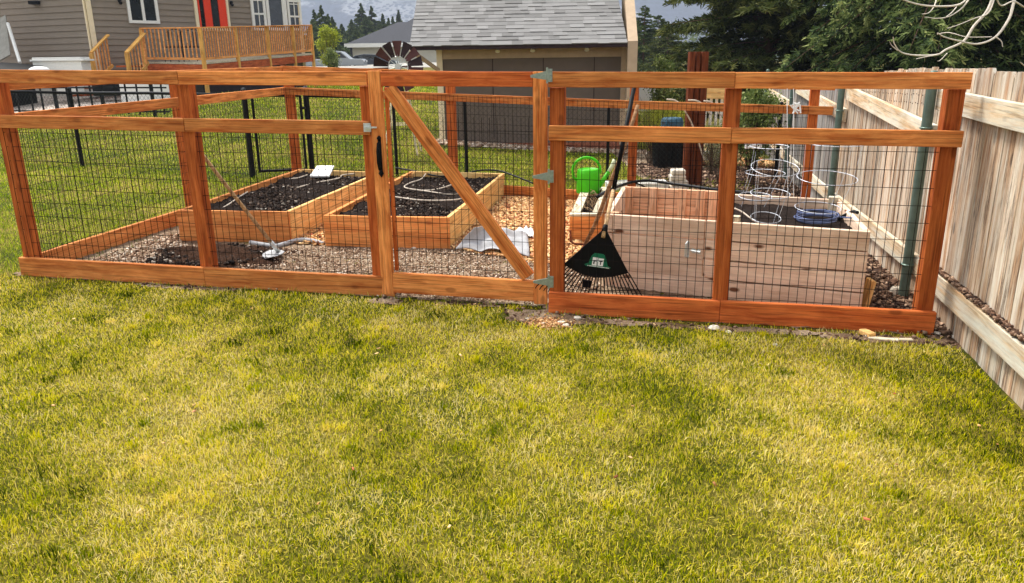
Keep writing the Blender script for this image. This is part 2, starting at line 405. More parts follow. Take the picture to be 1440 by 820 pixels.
# far ground: gravel bed by the house, drive, concrete strip
m_gravelbed,n,l,b=nt('gravel_bed')
tc=N(n,'ShaderNodeTexCoord'); v1=N(n,'ShaderNodeTexVoronoi',Scale=9.0); l.new(tc.outputs['Object'],v1.inputs['Vector'])
r1=ramp(n,[(0,S(226,214,200)),(.5,S(196,180,164)),(.9,S(96,84,76))]); l.new(v1.outputs['Distance'],r1.inputs[0]); l.new(r1.outputs[0],b.inputs['Base Color']); b.inputs['Roughness'].default_value=.9
sheet('gravel_bed',np.arange(-30,-9.5,.5),np.arange(17.6,26,.4),.01,m_gravelbed,lambda x,y:(y>17.8-.12*(x+14)))
sheet('concrete_path',np.arange(-12,3,.5),np.arange(33,37,.5),.012,m_concrete)
sheet('driveway',np.arange(-45,10,1.),np.arange(62,84,1.),.015,m_concrete)
# ------------------------------------------------------------------ grass blades
def blades(x,y,h,w,rough_lean=.55):
    n=len(x); z=G(x,y); az=rng.uniform(0,2*np.pi,n); la=rng.uniform(0,2*np.pi,n); ln=np.abs(rng.normal(0,rough_lean,n))+.15
    bx=np.cos(az)*w/2; by=np.sin(az)*w/2; lx=np.cos(la)*np.sin(ln)*h; ly=np.sin(la)*np.sin(ln)*h; lz=np.cos(ln)*h
    P=np.stack([x,y,z-.002],1); B=np.stack([bx,by,0*bx],1); L1=np.stack([lx*.35,ly*.35,lz*.6],1); L2=np.stack([lx,ly,lz*.92],1)
    v=np.stack([P-B,P+B,P+L1+B*.8,P+L1-B*.8,P+L2],1)   # n,5,3
    idx=np.arange(n)[:,None]*5
    # quad + tri -> use all tris
    f=np.concatenate([idx+np.array([[0,1,2]]),idx+np.array([[0,2,3]]),idx+np.array([[3,2,4]])],1).reshape(-1,3)
    return v.reshape(-1,3),f
def wfx(y): return 2.66+.22*(y-4.6)     # wood fence line x at depth y
def scatter_lawn(name,N_,y0,y1,dens,wid,hgt,mat,keep,label):
    y=rng.uniform(y0,y1,N_*6); x=rng.uniform(-1,1,N_*6)*(y*.74+.5)
    # area weighting: sample proportional to width*dens(y)
    wgt=(y*.74+.5)*dens(y); ok=rng.uniform(0,wgt.max(),len(y))<wgt; x=x[ok];y=y[ok]
    k=keep(x,y); x=x[k];y=y[k]; x=x[:N_];y=y[:N_]
    w=wid(y)*rng.uniform(.6,1.3,len(x)); h=hgt(y)*rng.uniform(.45,1.3,len(x))*(1+.35*np.sin(x*23+np.cos(y*17)*2)*np.sin(y*19+np.cos(x*13)*2))
    v,f=blades(x,y,h,w,.85)
    t=np.clip(rng.normal(.46,.24,len(x)),0,1); dead=rng.uniform(0,1,len(x))<.10; t[dead]=rng.uniform(.85,1,dead.sum())
    o=npmesh(name,v,f,mat,tint=np.repeat(t,3)); tag(o,label,kind='stuff'); o['category']='grass'; return o
front=[(-9,0),(wfx(0)-.02,0),(wfx(4.2)-.03,4.2),(2.5,4.25),(.30,4.66),(.20,4.80),(-.93,5.05),(-3.79,5.60),(-9,6.57)]
def keepf(x,y): 
    k=inpoly(x,y,front); bb=bare(x,y,1.0); thin=.5+.5*np.sin(x*2.3+1.7*np.cos(y*1.9))*np.sin(y*2.9+1.3*np.sin(x*3.1)); return k&(~bb|(rng.uniform(0,1,len(x))<.12))&(rng.uniform(0,1,len(x))>.38*thin)
scatter_lawn('lawn_grass',330000,1.1,6.5,lambda y:np.minimum(1,(2.0/y)**1.35),lambda y:.0029*np.maximum(1,(y/2.6))**.8,lambda y:.027+0*y,m_grass,keepf,'short yellow green lawn in front of the garden fence')
def extra(name,x,y,h,w,lean,t,label):
    k=inpoly(x,y,front)&~bare(x,y,1.0); x=x[k];y=y[k]; v,f=blades(x,y,h[k]*1.0,w[k]*np.maximum(1,y/2.6)**.8,lean); o=npmesh(name,v,f,m_grass,tint=np.repeat(t[k],3)); tag(o,label,kind='stuff'); o['category']='grass'
n_=70000; y_=rng.uniform(0,1,n_)**.8*4.6+1.1; x_=rng.uniform(-1,1,n_)*(y_*.74+.5)
extra('lawn_thatch',x_,y_,rng.uniform(.02,.05,n_),np.full(n_,.0024),1.5,rng.uniform(.7,1,n_),'flat straw coloured thatch lying through the front lawn')
nc=330; cy=rng.uniform(1.2,5.2,nc); cx_=rng.uniform(-1,1,nc)*(cy*.74+.4); k_=45; rad=np.repeat(rng.uniform(.015,.05,nc),k_)
x_=np.repeat(cx_,k_)+rng.normal(0,1,nc*k_)*rad; y_=np.repeat(cy,k_)+rng.normal(0,1,nc*k_)*rad; m_n=nc*k_
extra('coarse_grass_tufts',x_,y_,rng.uniform(.025,.048,m_n),np.full(m_n,.0042),.6,np.repeat(rng.uniform(.1,.85,nc),k_)+rng.normal(0,.08,m_n),'coarser darker tufts standing up in the front lawn')
def keepb(x,y):
    out=~inpoly(x,y,gard)&~inpoly(x,y,front)&(x<wfx(y)-.6)
    sh=(x>-1.45)&(x<2.5)&(y>14.3)&(y<18.6); right=(x>1.9)&(y>11.2)
    gb=(x<-9.5)&(y>17.7-.12*(x+14))
    return out&~sh&~right&~gb
scatter_lawn('yard_grass',190000,4.6,33,lambda y:np.minimum(1,(6.0/y)**1.9),lambda y:.0035*np.maximum(1,y/5.5),lambda y:.036+.0012*y,m_grassfar,keepb,'yard grass behind and beside the garden fence')
# small grass tufts inside along left rail
xx=rng.uniform(-3.7,-2.6,5200); yy=rng.uniform(5.6,7.4,5200); lx=-3.72+.19*(yy-5.6); kk=(xx>lx+.03)&(xx<lx+.03+rng.exponential(.11,len(xx)))
v_,f_=blades(xx[kk],yy[kk],rng.uniform(.02,.05,kk.sum()),.004); o=npmesh('rail_edge_grass',v_,f_,m_grassfar,tint=np.repeat(rng.uniform(0,.35,kk.sum()),3)); tag(o,'dark green grass growing inside the left bottom rail',kind='stuff'); o['category']='grass'
# ------------------------------------------------------------------ chips / gravel
def chips(name,n,sampler,size,flat,mat,label,cat,dz=.012,tf=None):
    x,y=sampler(n); n=len(x); z=G(x,y)+dz+rng.uniform(0,.012,n)
    L=size*rng.uniform(.5,1.5,n); W=L*rng.uniform(.3,.8,n); T=L*flat
    base=np.array([[sx,sy,sz] for sx in(-.5,.5) for sy in(-.5,.5) for sz in(-.5,.5)])
    loc=base[None]*np.stack([L,W,T],1)[:,None]; loc=loc*(1+rng.uniform(-.25,.25,loc.shape))
    a=rng.uniform(0,2*np.pi,n); tl=rng.normal(0,.35,n); ca,sa,ct,st=np.cos(a),np.sin(a),np.cos(tl),np.sin(tl)
    X=loc[...,0]*ct[:,None]+loc[...,2]*st[:,None]; Z=-loc[...,0]*st[:,None]+loc[...,2]*ct[:,None]; Yy=loc[...,1]
    v=np.stack([X*ca[:,None]-Yy*sa[:,None]+x[:,None],X*sa[:,None]+Yy*ca[:,None]+y[:,None],Z+z[:,None]],2).reshape(-1,3)
    q=np.array([(0,1,3,2),(4,6,7,5),(0,4,5,1),(2,3,7,6),(0,2,6,4),(1,5,7,3)])
    f=(np.arange(n)[:,None,None]*8+q[None]).reshape(-1,4)
    o=npmesh(name,v,f,mat,tint=np.repeat(rng.uniform(0,1,n),6)); tag(o,label,kind='stuff'); o['category']=cat; return o
B1=[(-2.95,6.71),(-1.96,6.69),(-1.53,9.13),(-2.52,9.24)]; B2=[(-1.62,6.55),(-.53,6.49),(-.07,9.32),(-1.20,9.30)]
def samp(poly,ex=[]):
    P=np.array(poly); lo=P.min(0);hi=P.max(0)
    def s(n):
        x=rng.uniform(lo[0],hi[0],n*4);y=rng.uniform(lo[1],hi[1],n*4); k=inpoly(x,y,poly)&inpoly(x,y,gard)
        for e in ex: k&=~inpoly(x,y,e)
        return x[k][:n],y[k][:n]
    return s
chips('wood_chip_mulch',9000,samp([(-.55,6.5),(.15,6.0),(.62,5.9),(.8,6.8),(.9,9.6),(-.1,9.9),(-.05,9.3),(-.42,7.2)]),.032,.25,m_chip,'orange tan wood chip mulch right of the second raised bed','mulch',.014)
chips('bed_gap_mulch',1500,samp([(-1.98,6.62),(-1.62,6.52),(-1.22,9.2),(-1.5,9.2)]),.032,.25,m_chip,'tan wood chips in the gap between the two raised beds','mulch',.014)
chips('garden_gravel',8500,samp([(-2.1,5.3),(.3,4.85),(.66,5.3),(.5,6.2),(-.4,6.42),(-1.9,6.5),(-2.2,6.2)]),.0115,.5,m_gravel,'pale gravel and grit on the garden floor behind the gate','gravel',.008)
chips('corner_gravel',2300,samp([(-3.45,5.75),(-2.3,5.5),(-2.4,6.3),(-2.9,6.6),(-3.05,7.0),(-3.2,6.9)]),.018,.5,m_gravel,'pale gravel in the left front corner of the garden','gravel',.008)
chips('bark_litter',3500,samp([(2.2,4.35),(2.6,4.25),(3.5,8.5),(3.2,8.5),(2.6,6.4),(2.3,5)]),.03,.35,m_darkchip,'dark bark litter between the tall planter and the board fence','bark',.01)
chips('fence_foot_litter',700,lambda n:(lambda x,y:(x[bare(x,y,1.1)&~inpoly(x,y,gard)],y[bare(x,y,1.1)&~inpoly(x,y,gard)]))(rng.uniform(-3,2.95,n*6),rng.uniform(3.8,5.6,n*6)),.016,.5,m_darkchip,'dark soil crumbs on the bare strip outside the garden fence','soil',.004)
chips('sawdust',700,lambda n:(rng.normal(.22,.055,n),rng.normal(4.50,.05,n)),.010,.4,m_chip,'small spill of tan sawdust on bare soil under the lower gate hinge','sawdust',.004)
def clods(name,poly,n,zb,label):
    P=np.array(poly); lo=P.min(0);hi=P.max(0); x=rng.uniform(lo[0],hi[0],n*2);y=rng.uniform(lo[1],hi[1],n*2); k=inpoly(x,y,poly); x=x[k];y=y[k]
    global G
    G1_=G; G=lambda a,b_:G1_(a,b_)+zb; chips(name,len(x),lambda m_:(x,y),.020,.7,m_clod,label,'soil',0); G=G1_
m_clod=tinted('soil_clods',[(0,S(20,14,10)),(.7,S(52,38,29)),(.95,S(96,78,64)),(1,S(190,180,164))],.95)
clods('soil_clods',[(-2.88,6.78),(-2.02,6.76),(-1.62,9.0),(-2.46,9.1)],2600,.225,'crumbly dark soil clods on the left raised bed')
clods('soil_clods',[(-1.55,6.62),(-.60,6.58),(-.18,9.2),(-1.15,9.2)],2800,.215,'crumbly dark soil clods on the middle raised bed')
clods('soil_clods',[(-2.9,5.9),(-2.4,5.76),(-1.95,6.0),(-2.0,6.35),(-2.4,6.5),(-2.9,6.3)],600,.03,'crumbly dark soil clods over the low soil heap')
# ------------------------------------------------------------------ timber garden fence
u=np.array((RB-FA)); u=u/np.linalg.norm(u); nrm=np.array((-u[1],u[0])); nrm=nrm if nrm[1]>0 else -nrm   # points away from camera
uL=(FB-FA)/np.linalg.norm(FB-FA); uR=(RB-RA)/np.linalg.norm(RB-RA)
def nv(uu): q=np.array((-uu[1],uu[0])); return q if q[1]>0 else -q
gf=thing('garden_fence','orange cedar post and rail fence with wire mesh enclosing the vegetable garden','fence',(FA[0],FA[1],g(*FA)))
def V3(p,z): return Vector((p[0],p[1],z))
RT=.038
def rails(A,B,uu,off,segs,ext0=0,ext1=0,mat_top=m_rail,hs=((1.4555,.089),(1.1455,.089),(.072,.14)),ext=(None,)*3,sag=None):
    nn=nv(uu)
    for i,(hc,hh) in enumerate(hs):
        pts=[0]+list(segs)+[1]
        for a,b_ in zip(pts[:-1],pts[1:]):
            p=A+(B-A)*a+nn*off; q=A+(B-A)*b_+nn*off
            if a==0: p=p-uu*(ext[i][0] if ext[i] else ext0)
            if b_==1: q=q+uu*(ext[i][1] if ext[i] else ext1)
            p=p+uu*.0012; q=q-uu*.0012
            mt=mat_top if i<2 else (m_redrail if A is R0 else m_rail)
            board(['top_rail','mid_rail','bottom_rail'][i],V3(p,g(*p)+hc),V3(q,g(*q)+hc),RT,hh,mt,gf)
def post(P,uu,h,parent=gf,mat=m_post,s=.089,z0=-.1,name='post'):
    # P = centre; local x runs up the post
    zg=g(*P); return board(name,V3(P,zg+z0),V3(P,zg+h),s,s,mat,parent,upv=V3(nv(uu),0))
nL=nv(uL); nR=nv(uR)
# front left section: rail front face lies on FA-FB
postoff=RT+.0445
def along(px,py,A,B): 
    p=onv(px,py,A,B)[:2]; return p
cA=along(14,262,FA,FB)+nL*postoff; c2=along(268,245,FA,FB)+nL*postoff; c3=along(521,262,FA,FB)+nL*postoff
for c in(cA,c2,c3): post(c,uL,1.41)
seg2=np.linalg.norm(along(266,180,FA,FB)-FA)/np.linalg.norm(FB-FA)
FBe=along(525,250,FA,FB)
L0=cA-nL*postoff-uL*.04
R0=None
rails(L0,FBe,uL,RT/2,[np.linalg.norm((c2-nL*postoff)-L0)/np.linalg.norm(FBe-L0)],0,0,ext=((.05,0),(.05,0),(.02,.10)))
# front right section
c5=along(782,260,RA,RB)+nR*postoff; c6=along(1024,260,RA,RB)+nR*postoff; c7=along(1327,280,RA,RB)+nR*postoff
post(c5,uR,1.41,z0=-.1); post(c6,uR,1.41); post(c7,uR,1.41)
R0=along(770,240,RA,RB)+uR*.004; R1=c7-nR*postoff+uR*.045
rails(R0,R1,uR,RT/2,[np.linalg.norm((c6-nR*postoff)-R0)/np.linalg.norm(R1-R0)],0,.01)
# left side and back sections
uS=(BL-FA)/np.linalg.norm(BL-FA); SA=cA+np.array((.0,.0)); SB=BL
pa=atg(43,360,.14)[:2]; pb=atg(247,297,.14)[:2]; us=(pb-pa)/np.linalg.norm(pb-pa)
SA=pa-us*.05; 
tB=(BL[1]-SA[1])/us[1]; SBp=SA+us*tB; 
ns=np.array((us[1],-us[0]))*-1  # towards outside (left)
for hc,hh,nm in((1.395,.089,'top_rail'),(1.1455,.089,'mid_rail'),(.072,.14,'bottom_rail')):
    mid=(SA+SBp)/2
    for p,q in((SA,mid),(mid,BL+np.array((-.05,0)))):
        board(nm,V3(p,g(*p)+hc),V3(q,g(*q)+hc),RT,hh,m_bedfront if hh>.1 else m_rail,gf)
# middle post of the left side stands behind the second front post
pm=(SA+BL)/2+ns*.07; post(pm,us,1.41)
uB=(BR-BL)/np.linalg.norm(BR-BL); nB=nv(uB)
for px,py in((412,180),(636,190),(890,200),(1138,215)):
    p=onv(px,py,BL,BR)[:2]; post(p,uB,1.43,s=.095)
bs=[np.linalg.norm(onv(px,150,BL,BR)[:2]-BL)/np.linalg.norm(BR-BL) for px in(890,)]
rails(BL+0,BR+0,uB,-.066 ,bs,.06,.25,hs=((1.40,.089),(1.1455,.089),(.072,.14)))
# wire mesh panels
def wires(P,Q,z0,z1,parent,name='wire_mesh',sx=.0508,sz=.1016,r=.0021,mat=m_wire,off=0):
    P=np.array(P);Q=np.array(Q);L=np.linalg.norm(Q-P);uu=(Q-P)/L; mb=MB(); n=int(L/sx)
    for i in range(n+1):
        p=P+uu*(i*sx); gg=g(*p); j=random.uniform(-.002,.002)
        mb.wire((p[0]+j,p[1],gg+z0),(p[0]+random.uniform(-.002,.002),p[1],gg+z1),r)
    k=0
    while z0+k*sz<=z1:
        zc=z0+k*sz
        pts=[]
        for i in range(9):
            p=P+(Q-P)*i/8; pts.append((p[0],p[1]+r*1.6,g(*p)+zc+random.uniform(-.002,.002)))
        mb.tube(pts,r,3,.5,False); k+=1
    return mb.build(name,mat,parent)
wo=RT+.004
wires(cA-nL*(postoff-wo)+uL*.0,c3-nL*(postoff-wo),.05,1.17,gf)
wires(c5-nR*(postoff-wo),c7-nR*(postoff-wo),.05,1.17,gf)
wires(SA+ns*-.03,BL+np.array((-.02,0)),.05,1.18,gf,r=.002)
wires(BL-nB*.10,BR-nB*.10,.05,1.18,gf,sx=.0508,r=.0022)
# latch striker on mid rail by the gate
pl=along(516,167,FA,FB)-nL*.004
mb=MB(); RR=frame((uL[0],uL[1],0)); zc=g(*pl)+1.15
mb.box(V3(pl,zc),(.05,.006,.055),RR); mb.box(V3(pl-nL*.012+uL*.01,zc),(.05,.02,.014),RR); mb.box(V3(pl-nL*.016+uL*.045,zc+.002),(.05,.010,.010),RR)
for dx in(-.02,.02):
    for dz in(-.024,.024): mb.sphere(V3(pl-nL*.005+uL*dx,zc+dz),.005,6,4)
mb.build('gate_latch',m_galv,gf)
# ------------------------------------------------------------------ gate
GA=FBe+uL*.006; GB=along(770,260,(-.93,5.08),(.21,4.84))-u*.006; GB=np.array(GB)
ug=(GB-GA)/np.linalg.norm(GB-GA); ng=nv(ug); GW=np.linalg.norm(GB-GA)
gt=thing('garden_gate','cedar frame gate with a diagonal brace and wire mesh in the garden fence','gate',(GA[0],GA[1],g(*GA)))
def gp(s,h,off=RT/2): p=GA+ug*s+ng*off; return V3(p,g(*GA)*(1-s/GW)+g(*GB)*s/GW+h)
SW=.086
board('stile',gp(SW/2,.02),gp(SW/2,1.505),RT,SW,m_rail,gt,upv=(ug[0],ug[1],0))
board('stile',gp(GW-SW/2,.02),gp(GW-SW/2,1.50),RT,SW,m_rail,gt,upv=(ug[0],ug[1],0))
board('top_rail',gp(SW+.001,1.4555),gp(GW-SW-.001,1.4555),RT,.089,m_redrail,gt)
board('bottom_rail',gp(SW+.001,.105),gp(GW-SW-.001,.105),RT,.14,m_rail,gt)
pA=gp(SW+.045,1.40);pB=gp(GW-SW-.04,.20); dv=(pB-pA).normalized()
board('diagonal_brace',pA-dv*.0,pB,RT-.004,.089,m_rail,gt,upv=Vector((ng[0],ng[1],0)).cross(dv))
wp=GA+ng*(RT+.004); wq=GB+ng*(RT+.004); wires(wp+ug*.02,wq-ug*.02,.12,1.22,gt)
board('back_stop',gp(SW+.012,.18,RT+.02),gp(SW+.012,1.40,RT+.02),.03,.02,m_post,gt,upv=(ug[0],ug[1],0))
# black pull handle
hz0=1.02; mb=MB(); c=gp(SW*.62,hz0,-.004)
Rg=frame((ug[0],ug[1],0))
mb.tube([gp(SW*.62,1.10,-.003),gp(SW*.62,1.085,-.006),gp(SW*.62,1.06,-.004)],[.003,.016,.004],8)
mb.tube([gp(SW*.62,1.06,-.004),gp(SW*.62,1.05,-.028),gp(SW*.62,1.0,-.04),gp(SW*.62,.93,-.04),gp(SW*.62,.885,-.028),gp(SW*.62,.87,-.004)],[.007,.009,.011,.011,.009,.007],8)
mb.tube([gp(SW*.62,.88,-.004),gp(SW*.62,.855,-.006),gp(SW*.62,.83,-.003)],[.006,.018,.003],8)
mb.box(gp(SW*.62,.965,-.002),(.022,.004,.24),Rg)
mb.build('pull_handle',m_blackplastic,gt,smooth=True)
def hinge(px,py,nm='strap_hinge',strap=.105):
    p=along(px,py,RA,RB); zc=onv(px,py,RA,RB)[2]
    mb=MB(); q=p-nR*.006
    mb.box(V3(q+uR*.012,zc),(.026,.006,.075),frame((uR[0],uR[1],0)))
    mb.tube([V3(q-uR*.006,zc-.045),V3(q-uR*.006,zc+.045)],.006,8)
    # tapered strap on the gate stile
    tip=q-uR*strap+0; a=V3(q-uR*.008,zc); t_=V3(tip,zc-.004)
    P_=[a+Vector((0,0,.026)),a-Vector((0,0,.026)),t_-Vector((0,0,.007)),t_+Vector((0,0,.007))]
    nn=Vector((nR[0],nR[1],0))*.005
    mb.add([x-nn for x in P_]+[x+nn for x in P_],[(0,1,2,3),(7,6,5,4),(0,4,5,1),(1,5,6,2),(2,6,7,3),(3,7,4,0)])
    for s_ in(.025,.06,.09): mb.sphere(V3(q-nR*.006-uR*s_,zc),.004,6,4)
    for dz in(-.028,0,.028): mb.sphere(V3(q-nR*.005+uR*.014,zc+dz),.0045,6,4)
    return mb.build(nm,m_hinge,gt)
hinge(771,106); hinge(773,248); hinge(773,396)
# ------------------------------------------------------------------ weathered board fence
wf=thing('board_fence','tall weathered wooden board fence along the right side of the yard','fence',(wfx(4.6),4.6,g(3,4.6)))
m=MB(); mg=MB(); nl_=MB(); y=.2; uw=np.array((.22,1.0))/math.hypot(.22,1); nw=np.array((1,-.22))/math.hypot(.22,1)
def wtop(y): return g(3,y)+1.515-.008*max(0,y-6) - (.10*sm(6.5,9,y))
while y<26:
    wd=random.uniform(.135,.15); x0=wfx(y); zt=wtop(y)+random.uniform(-.012,.012); zb=g(x0,y)-.02+random.uniform(0,.02)
    o1=random.uniform(0,.006); P=np.array((x0,y))+nw*o1; Q=P+uw*(wd-random.uniform(.004,.012))
    ln=random.uniform(-.006,.006)
    th=.016; c1=.028
    # dog-eared board: outline in (s,z)
    out=[(0,zb),(1,zb),(1,zt-c1),(.82,zt),(.18,zt),(0,zt-c1)]
    vs=[]
    for dd in(0,th):
        for s_,z_ in out:
            pp=P+(Q-P)*s_+nw*dd+uw*(ln*(z_-zb)); vs.append((pp[0],pp[1],z_))
    k=6; fs=[tuple(range(k))[::-1],tuple(range(k,2*k))]+[(i,(i+1)%k,k+(i+1)%k,k+i) for i in range(k)]
    if y<8.3:
        for hz in(.225,.265,1.24,1.30):
            for s_ in(.3,.7):
                pp=P+(Q-P)*s_-nw*.001; nl_.sphere((pp[0],pp[1],g(3,y)+hz+.045*(hz>1)+random.uniform(-.006,.006)),.0042,5,3)
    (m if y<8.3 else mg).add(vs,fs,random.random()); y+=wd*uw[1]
m.build('boards',m_fence,wf); nl_.build('nail_heads',m_darkblade,wf); mg.build('boards',m_fencegrey,wf)['label']='far grey boards'  # far boards take a darker, greyer wood than the near ones
def wrail(y0,y1,h0,h1,hh=.13,off=-.021,nm='rail',t=.036):
    p=np.array((wfx(y0),y0))+nw*off; q=np.array((wfx(y1),y1))+nw*off
    board(nm,V3(p,g(3,y0)+h0),V3(q,g(3,y1)+h1),t,hh,m_fencerail,wf)
ylist=[-.6,2.2,5.0,7.85,11.4,15.0]
for a,b_ in zip(ylist[:-1],ylist[1:]):
    wrail(a+.002,b_-.002,(1.10 if a==5.0 else 1.27) if a<5 else (1.10 if a<11 else 1.0),1.33 if a<7 else (1.29 if a<11 else 1.09)); wrail(a+.002,b_-.002,.245,.245)
for y in ylist[1:]:
    p=np.array((wfx(y),y))-nw*.075-uw*.0; mb=MB(); zg=g(3,y)
    mb.tube([V3(p,zg-.1),V3(p,zg+1.47)],.032,14); mb.lathe(V3(p,zg+1.47),[(.034,0),(.034,.012),(.02,.03),(0,.036)],14)
    for hz in(.245,1.15):
        mb.ring(V3(p,zg+hz),.036,.006,16); 
    o=mb.build('steel_post',m_pipe,wf,smooth=False)
n_=900; ys_=rng.uniform(3.3,4.75,n_); tt=rng.uniform(-.03,.0,n_); pp=np.stack([wfx(ys_)+nw[0]*tt,ys_],1)
G0=G
G=lambda x,y:G0(x,y)+.315
chips('rail_debris',n_,lambda n:(pp[:,0],pp[:,1]),.018,.5,m_darkchip,'dark plant debris caught on the lower rail of the board fence','debris',0)
G=G0
mb=MB(); 
pb_=np.array((wfx(5.0),5.0))-nw*.10
for i in range(4): mb.sphere(V3(pb_,g(3,5.0)+.03)+Vector((random.uniform(-.03,.05),random.uniform(-.03,.05),random.uniform(0,.03))),.035,7,5,jit=.2)
o=mb.build('footing_stones',m_stone); tag(o,'small pale rubble heap at the foot of the nearest grey pipe post','stones')
# ------------------------------------------------------------------ raised beds
def raised_bed(label,P4,h,zsoil,mats,courses=2):
    P=[np.array(p) for p in P4]; c=sum(P)/4; t=thing('raised_bed',label,'raised bed',(c[0],c[1],g(*c)),'raised beds of new cedar')
    ch=h/courses
    for i in range(4):
        a=P[i];b_=P[(i+1)%4]; nm=['front_board','side_board','back_board','side_board'][i]
        for k in range(courses):
            aa,bb=a.copy(),b_.copy()
            d_=(bb-aa)/np.linalg.norm(bb-aa); inn=np.array((-d_[1],d_[0]))
            if i%2==1: aa=aa+d_*.039; bb=bb-d_*.039
            aa=aa+inn*.019; bb=bb+inn*.019
            if i%2==0: pass
            board(nm,V3(aa,g(*a)+ch*(k+.5)),V3(bb,g(*b_)+ch*(k+.5)),.038,ch-.002,mats[i],t)
    for i in range(4):   # corner posts
        a=P[i]; e=(c-a); e=e/np.linalg.norm(e)*.085; q=a+e
        board('corner_post',V3(q,g(*a)),V3(q,g(*a)+h-.012),.06,.06,m_bedside,t,upv=(0,1,0))
    # soil
    nx,ny=60,140; vs=[];fs=[]
    for j in range(ny+1):
        for i in range(nx+1):
            s,r_=.035+.93*i/nx,.015+.97*j/ny
            p=(P[0]*(1-s)+P[1]*s)*(1-r_)+(P[3]*(1-s)+P[2]*s)*r_
            hump=.02*math.sin(p[0]*5+p[1]*3)+random.uniform(-.010,.010)+(random.uniform(0,.022) if random.random()<.12 else 0)+.015*math.sin(p[1]*11+p[0]*7)
            vs.append((p[0],p[1],g(*p)+zsoil+hump))
    for j in range(ny):
        for i in range(nx): a=j*(nx+1)+i; fs.append((a,a+1,a+nx+2,a+nx+1))
    mb=MB(); mb.add(vs,fs); mb.build('soil',m_soil,t,smooth=True)
    return t
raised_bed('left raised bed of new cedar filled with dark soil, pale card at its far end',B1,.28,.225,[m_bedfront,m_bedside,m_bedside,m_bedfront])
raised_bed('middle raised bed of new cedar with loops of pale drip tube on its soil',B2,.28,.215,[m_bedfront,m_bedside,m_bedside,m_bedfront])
# metal strips at front corners of beds handled by darker end grain; card on bed 1
mb=MB(); q=[at(446,234,9.05),at(470,234,9.05),at(463,248,8.75),at(436,248,8.75)]
q=[Vector(p) for p in q]; nn=(q[1]-q[0]).cross(q[3]-q[0]).normalized()*.01
mb.add([p+nn for p in q]+[p-nn for p in q],[(0,1,2,3),(7,6,5,4),(0,4,5,1),(1,5,6,2),(2,6,7,3),(3,7,4,0)])
o=mb.build('garden_card',m_whiteprint); tag(o,'pale square card lying on the far end of the left raised bed','card')
def curve(name,label,cat,pts,r,mat,group=None,n=6):
    # Catmull-Rom through pts
    P=[Vector(p) for p in pts]; P=[P[0]*2-P[1]]+P+[P[-1]*2-P[-2]]; out=[]
    for i in range(1,len(P)-2):
        for k in range(8):
            t=k/8; a,b_,c,d_=P[i-1],P[i],P[i+1],P[i+2]
            out.append(.5*((2*b_)+(c-a)*t+(2*a-5*b_+4*c-d_)*t*t+(3*b_-3*c+d_-a)*t**3))
    out.append(P[-2]); mb=MB(); mb.tube(out,r,n); o=mb.build(name,mat,smooth=True)
    if label: tag(o,label,cat,group)
    return o
T=lambda px,py,dz=.255: tuple(atg(px,py,dz))
curve('drip_tube','pale drip tube across the soil of the left raised bed, longer piece','tube',[T(418,264),(T(440,258)),T(466,253),T(478,250),T(483,246),T(515,243)],.007,m_tube)
curve('drip_tube','short pale drip tube in the far left corner of the left raised bed','tube',[T(407,252),T(420,250),T(432,246)],.007,m_tube)
curve('drip_tube','pale drip tube along the near left edge of the left raised bed','tube',[T(314,292),T(325,285),T(338,276),T(348,270)],.007,m_tube)
curve('drip_tube','pale drip tube making the near loop on the middle raised bed soil','tube',[T(556,277),T(585,281),T(612,282),T(640,281),T(660,277)],.007,m_tube)
curve('drip_tube','pale drip tube making the bent far loop on the middle raised bed soil','tube',[T(652,272),T(630,273),T(600,269),T(570,264),T(575,258),T(592,252),T(599,244)],.007,m_tube)
curve('drip_tube','thin pale drip tube ending at the right edge of the middle raised bed','tube',[T(592,268),T(610,267),T(632,261),T(652,251)],.007,m_tube)
curve('black_hose','thin black hose looped over the far edge of the middle raised bed','hose',[at(556,236,9.9),at(580,240,9.6),at(598,244,9.3),at(620,248,9.2),at(650,246,9.3),at(672,240,9.4),at(700,240,9.4),at(725,248,9.2),at(750,258,8.9)],.010,m_hose)
# soil mound
mb=MB(); vs=[];fs=[];nx,ny=90,56
for j in range(ny+1):
    for i in range(nx+1):
        x=-3.05+1.30*i/nx; yy=5.72+.92*j/ny; e=((x+2.42)/.58)**2*(1+.5*math.sin(yy*14+x*5))+((yy-6.14)/.42)**2
        z=max(0,1-e)*.07*(1+.35*math.sin(x*17)*math.sin(yy*19))+random.uniform(-.010,.014)*(e<1)
        vs.append((x,yy,g(x,yy)+z-.004+(.0 if e<1 else -.03)))
for j in range(ny):
    for i in range(nx): a=j*(nx+1)+i; fs.append((a,a+1,a+nx+2,a+nx+1))
m_heap=plain('brown_heap_soil',S(58,40,29),.95,0,.6,50,.05,.02)
mb.add(vs,fs); o=mb.build('soil_heap',m_heap,smooth=True); tag(o,'low heap of dark soil in front of the left raised bed','soil heap')
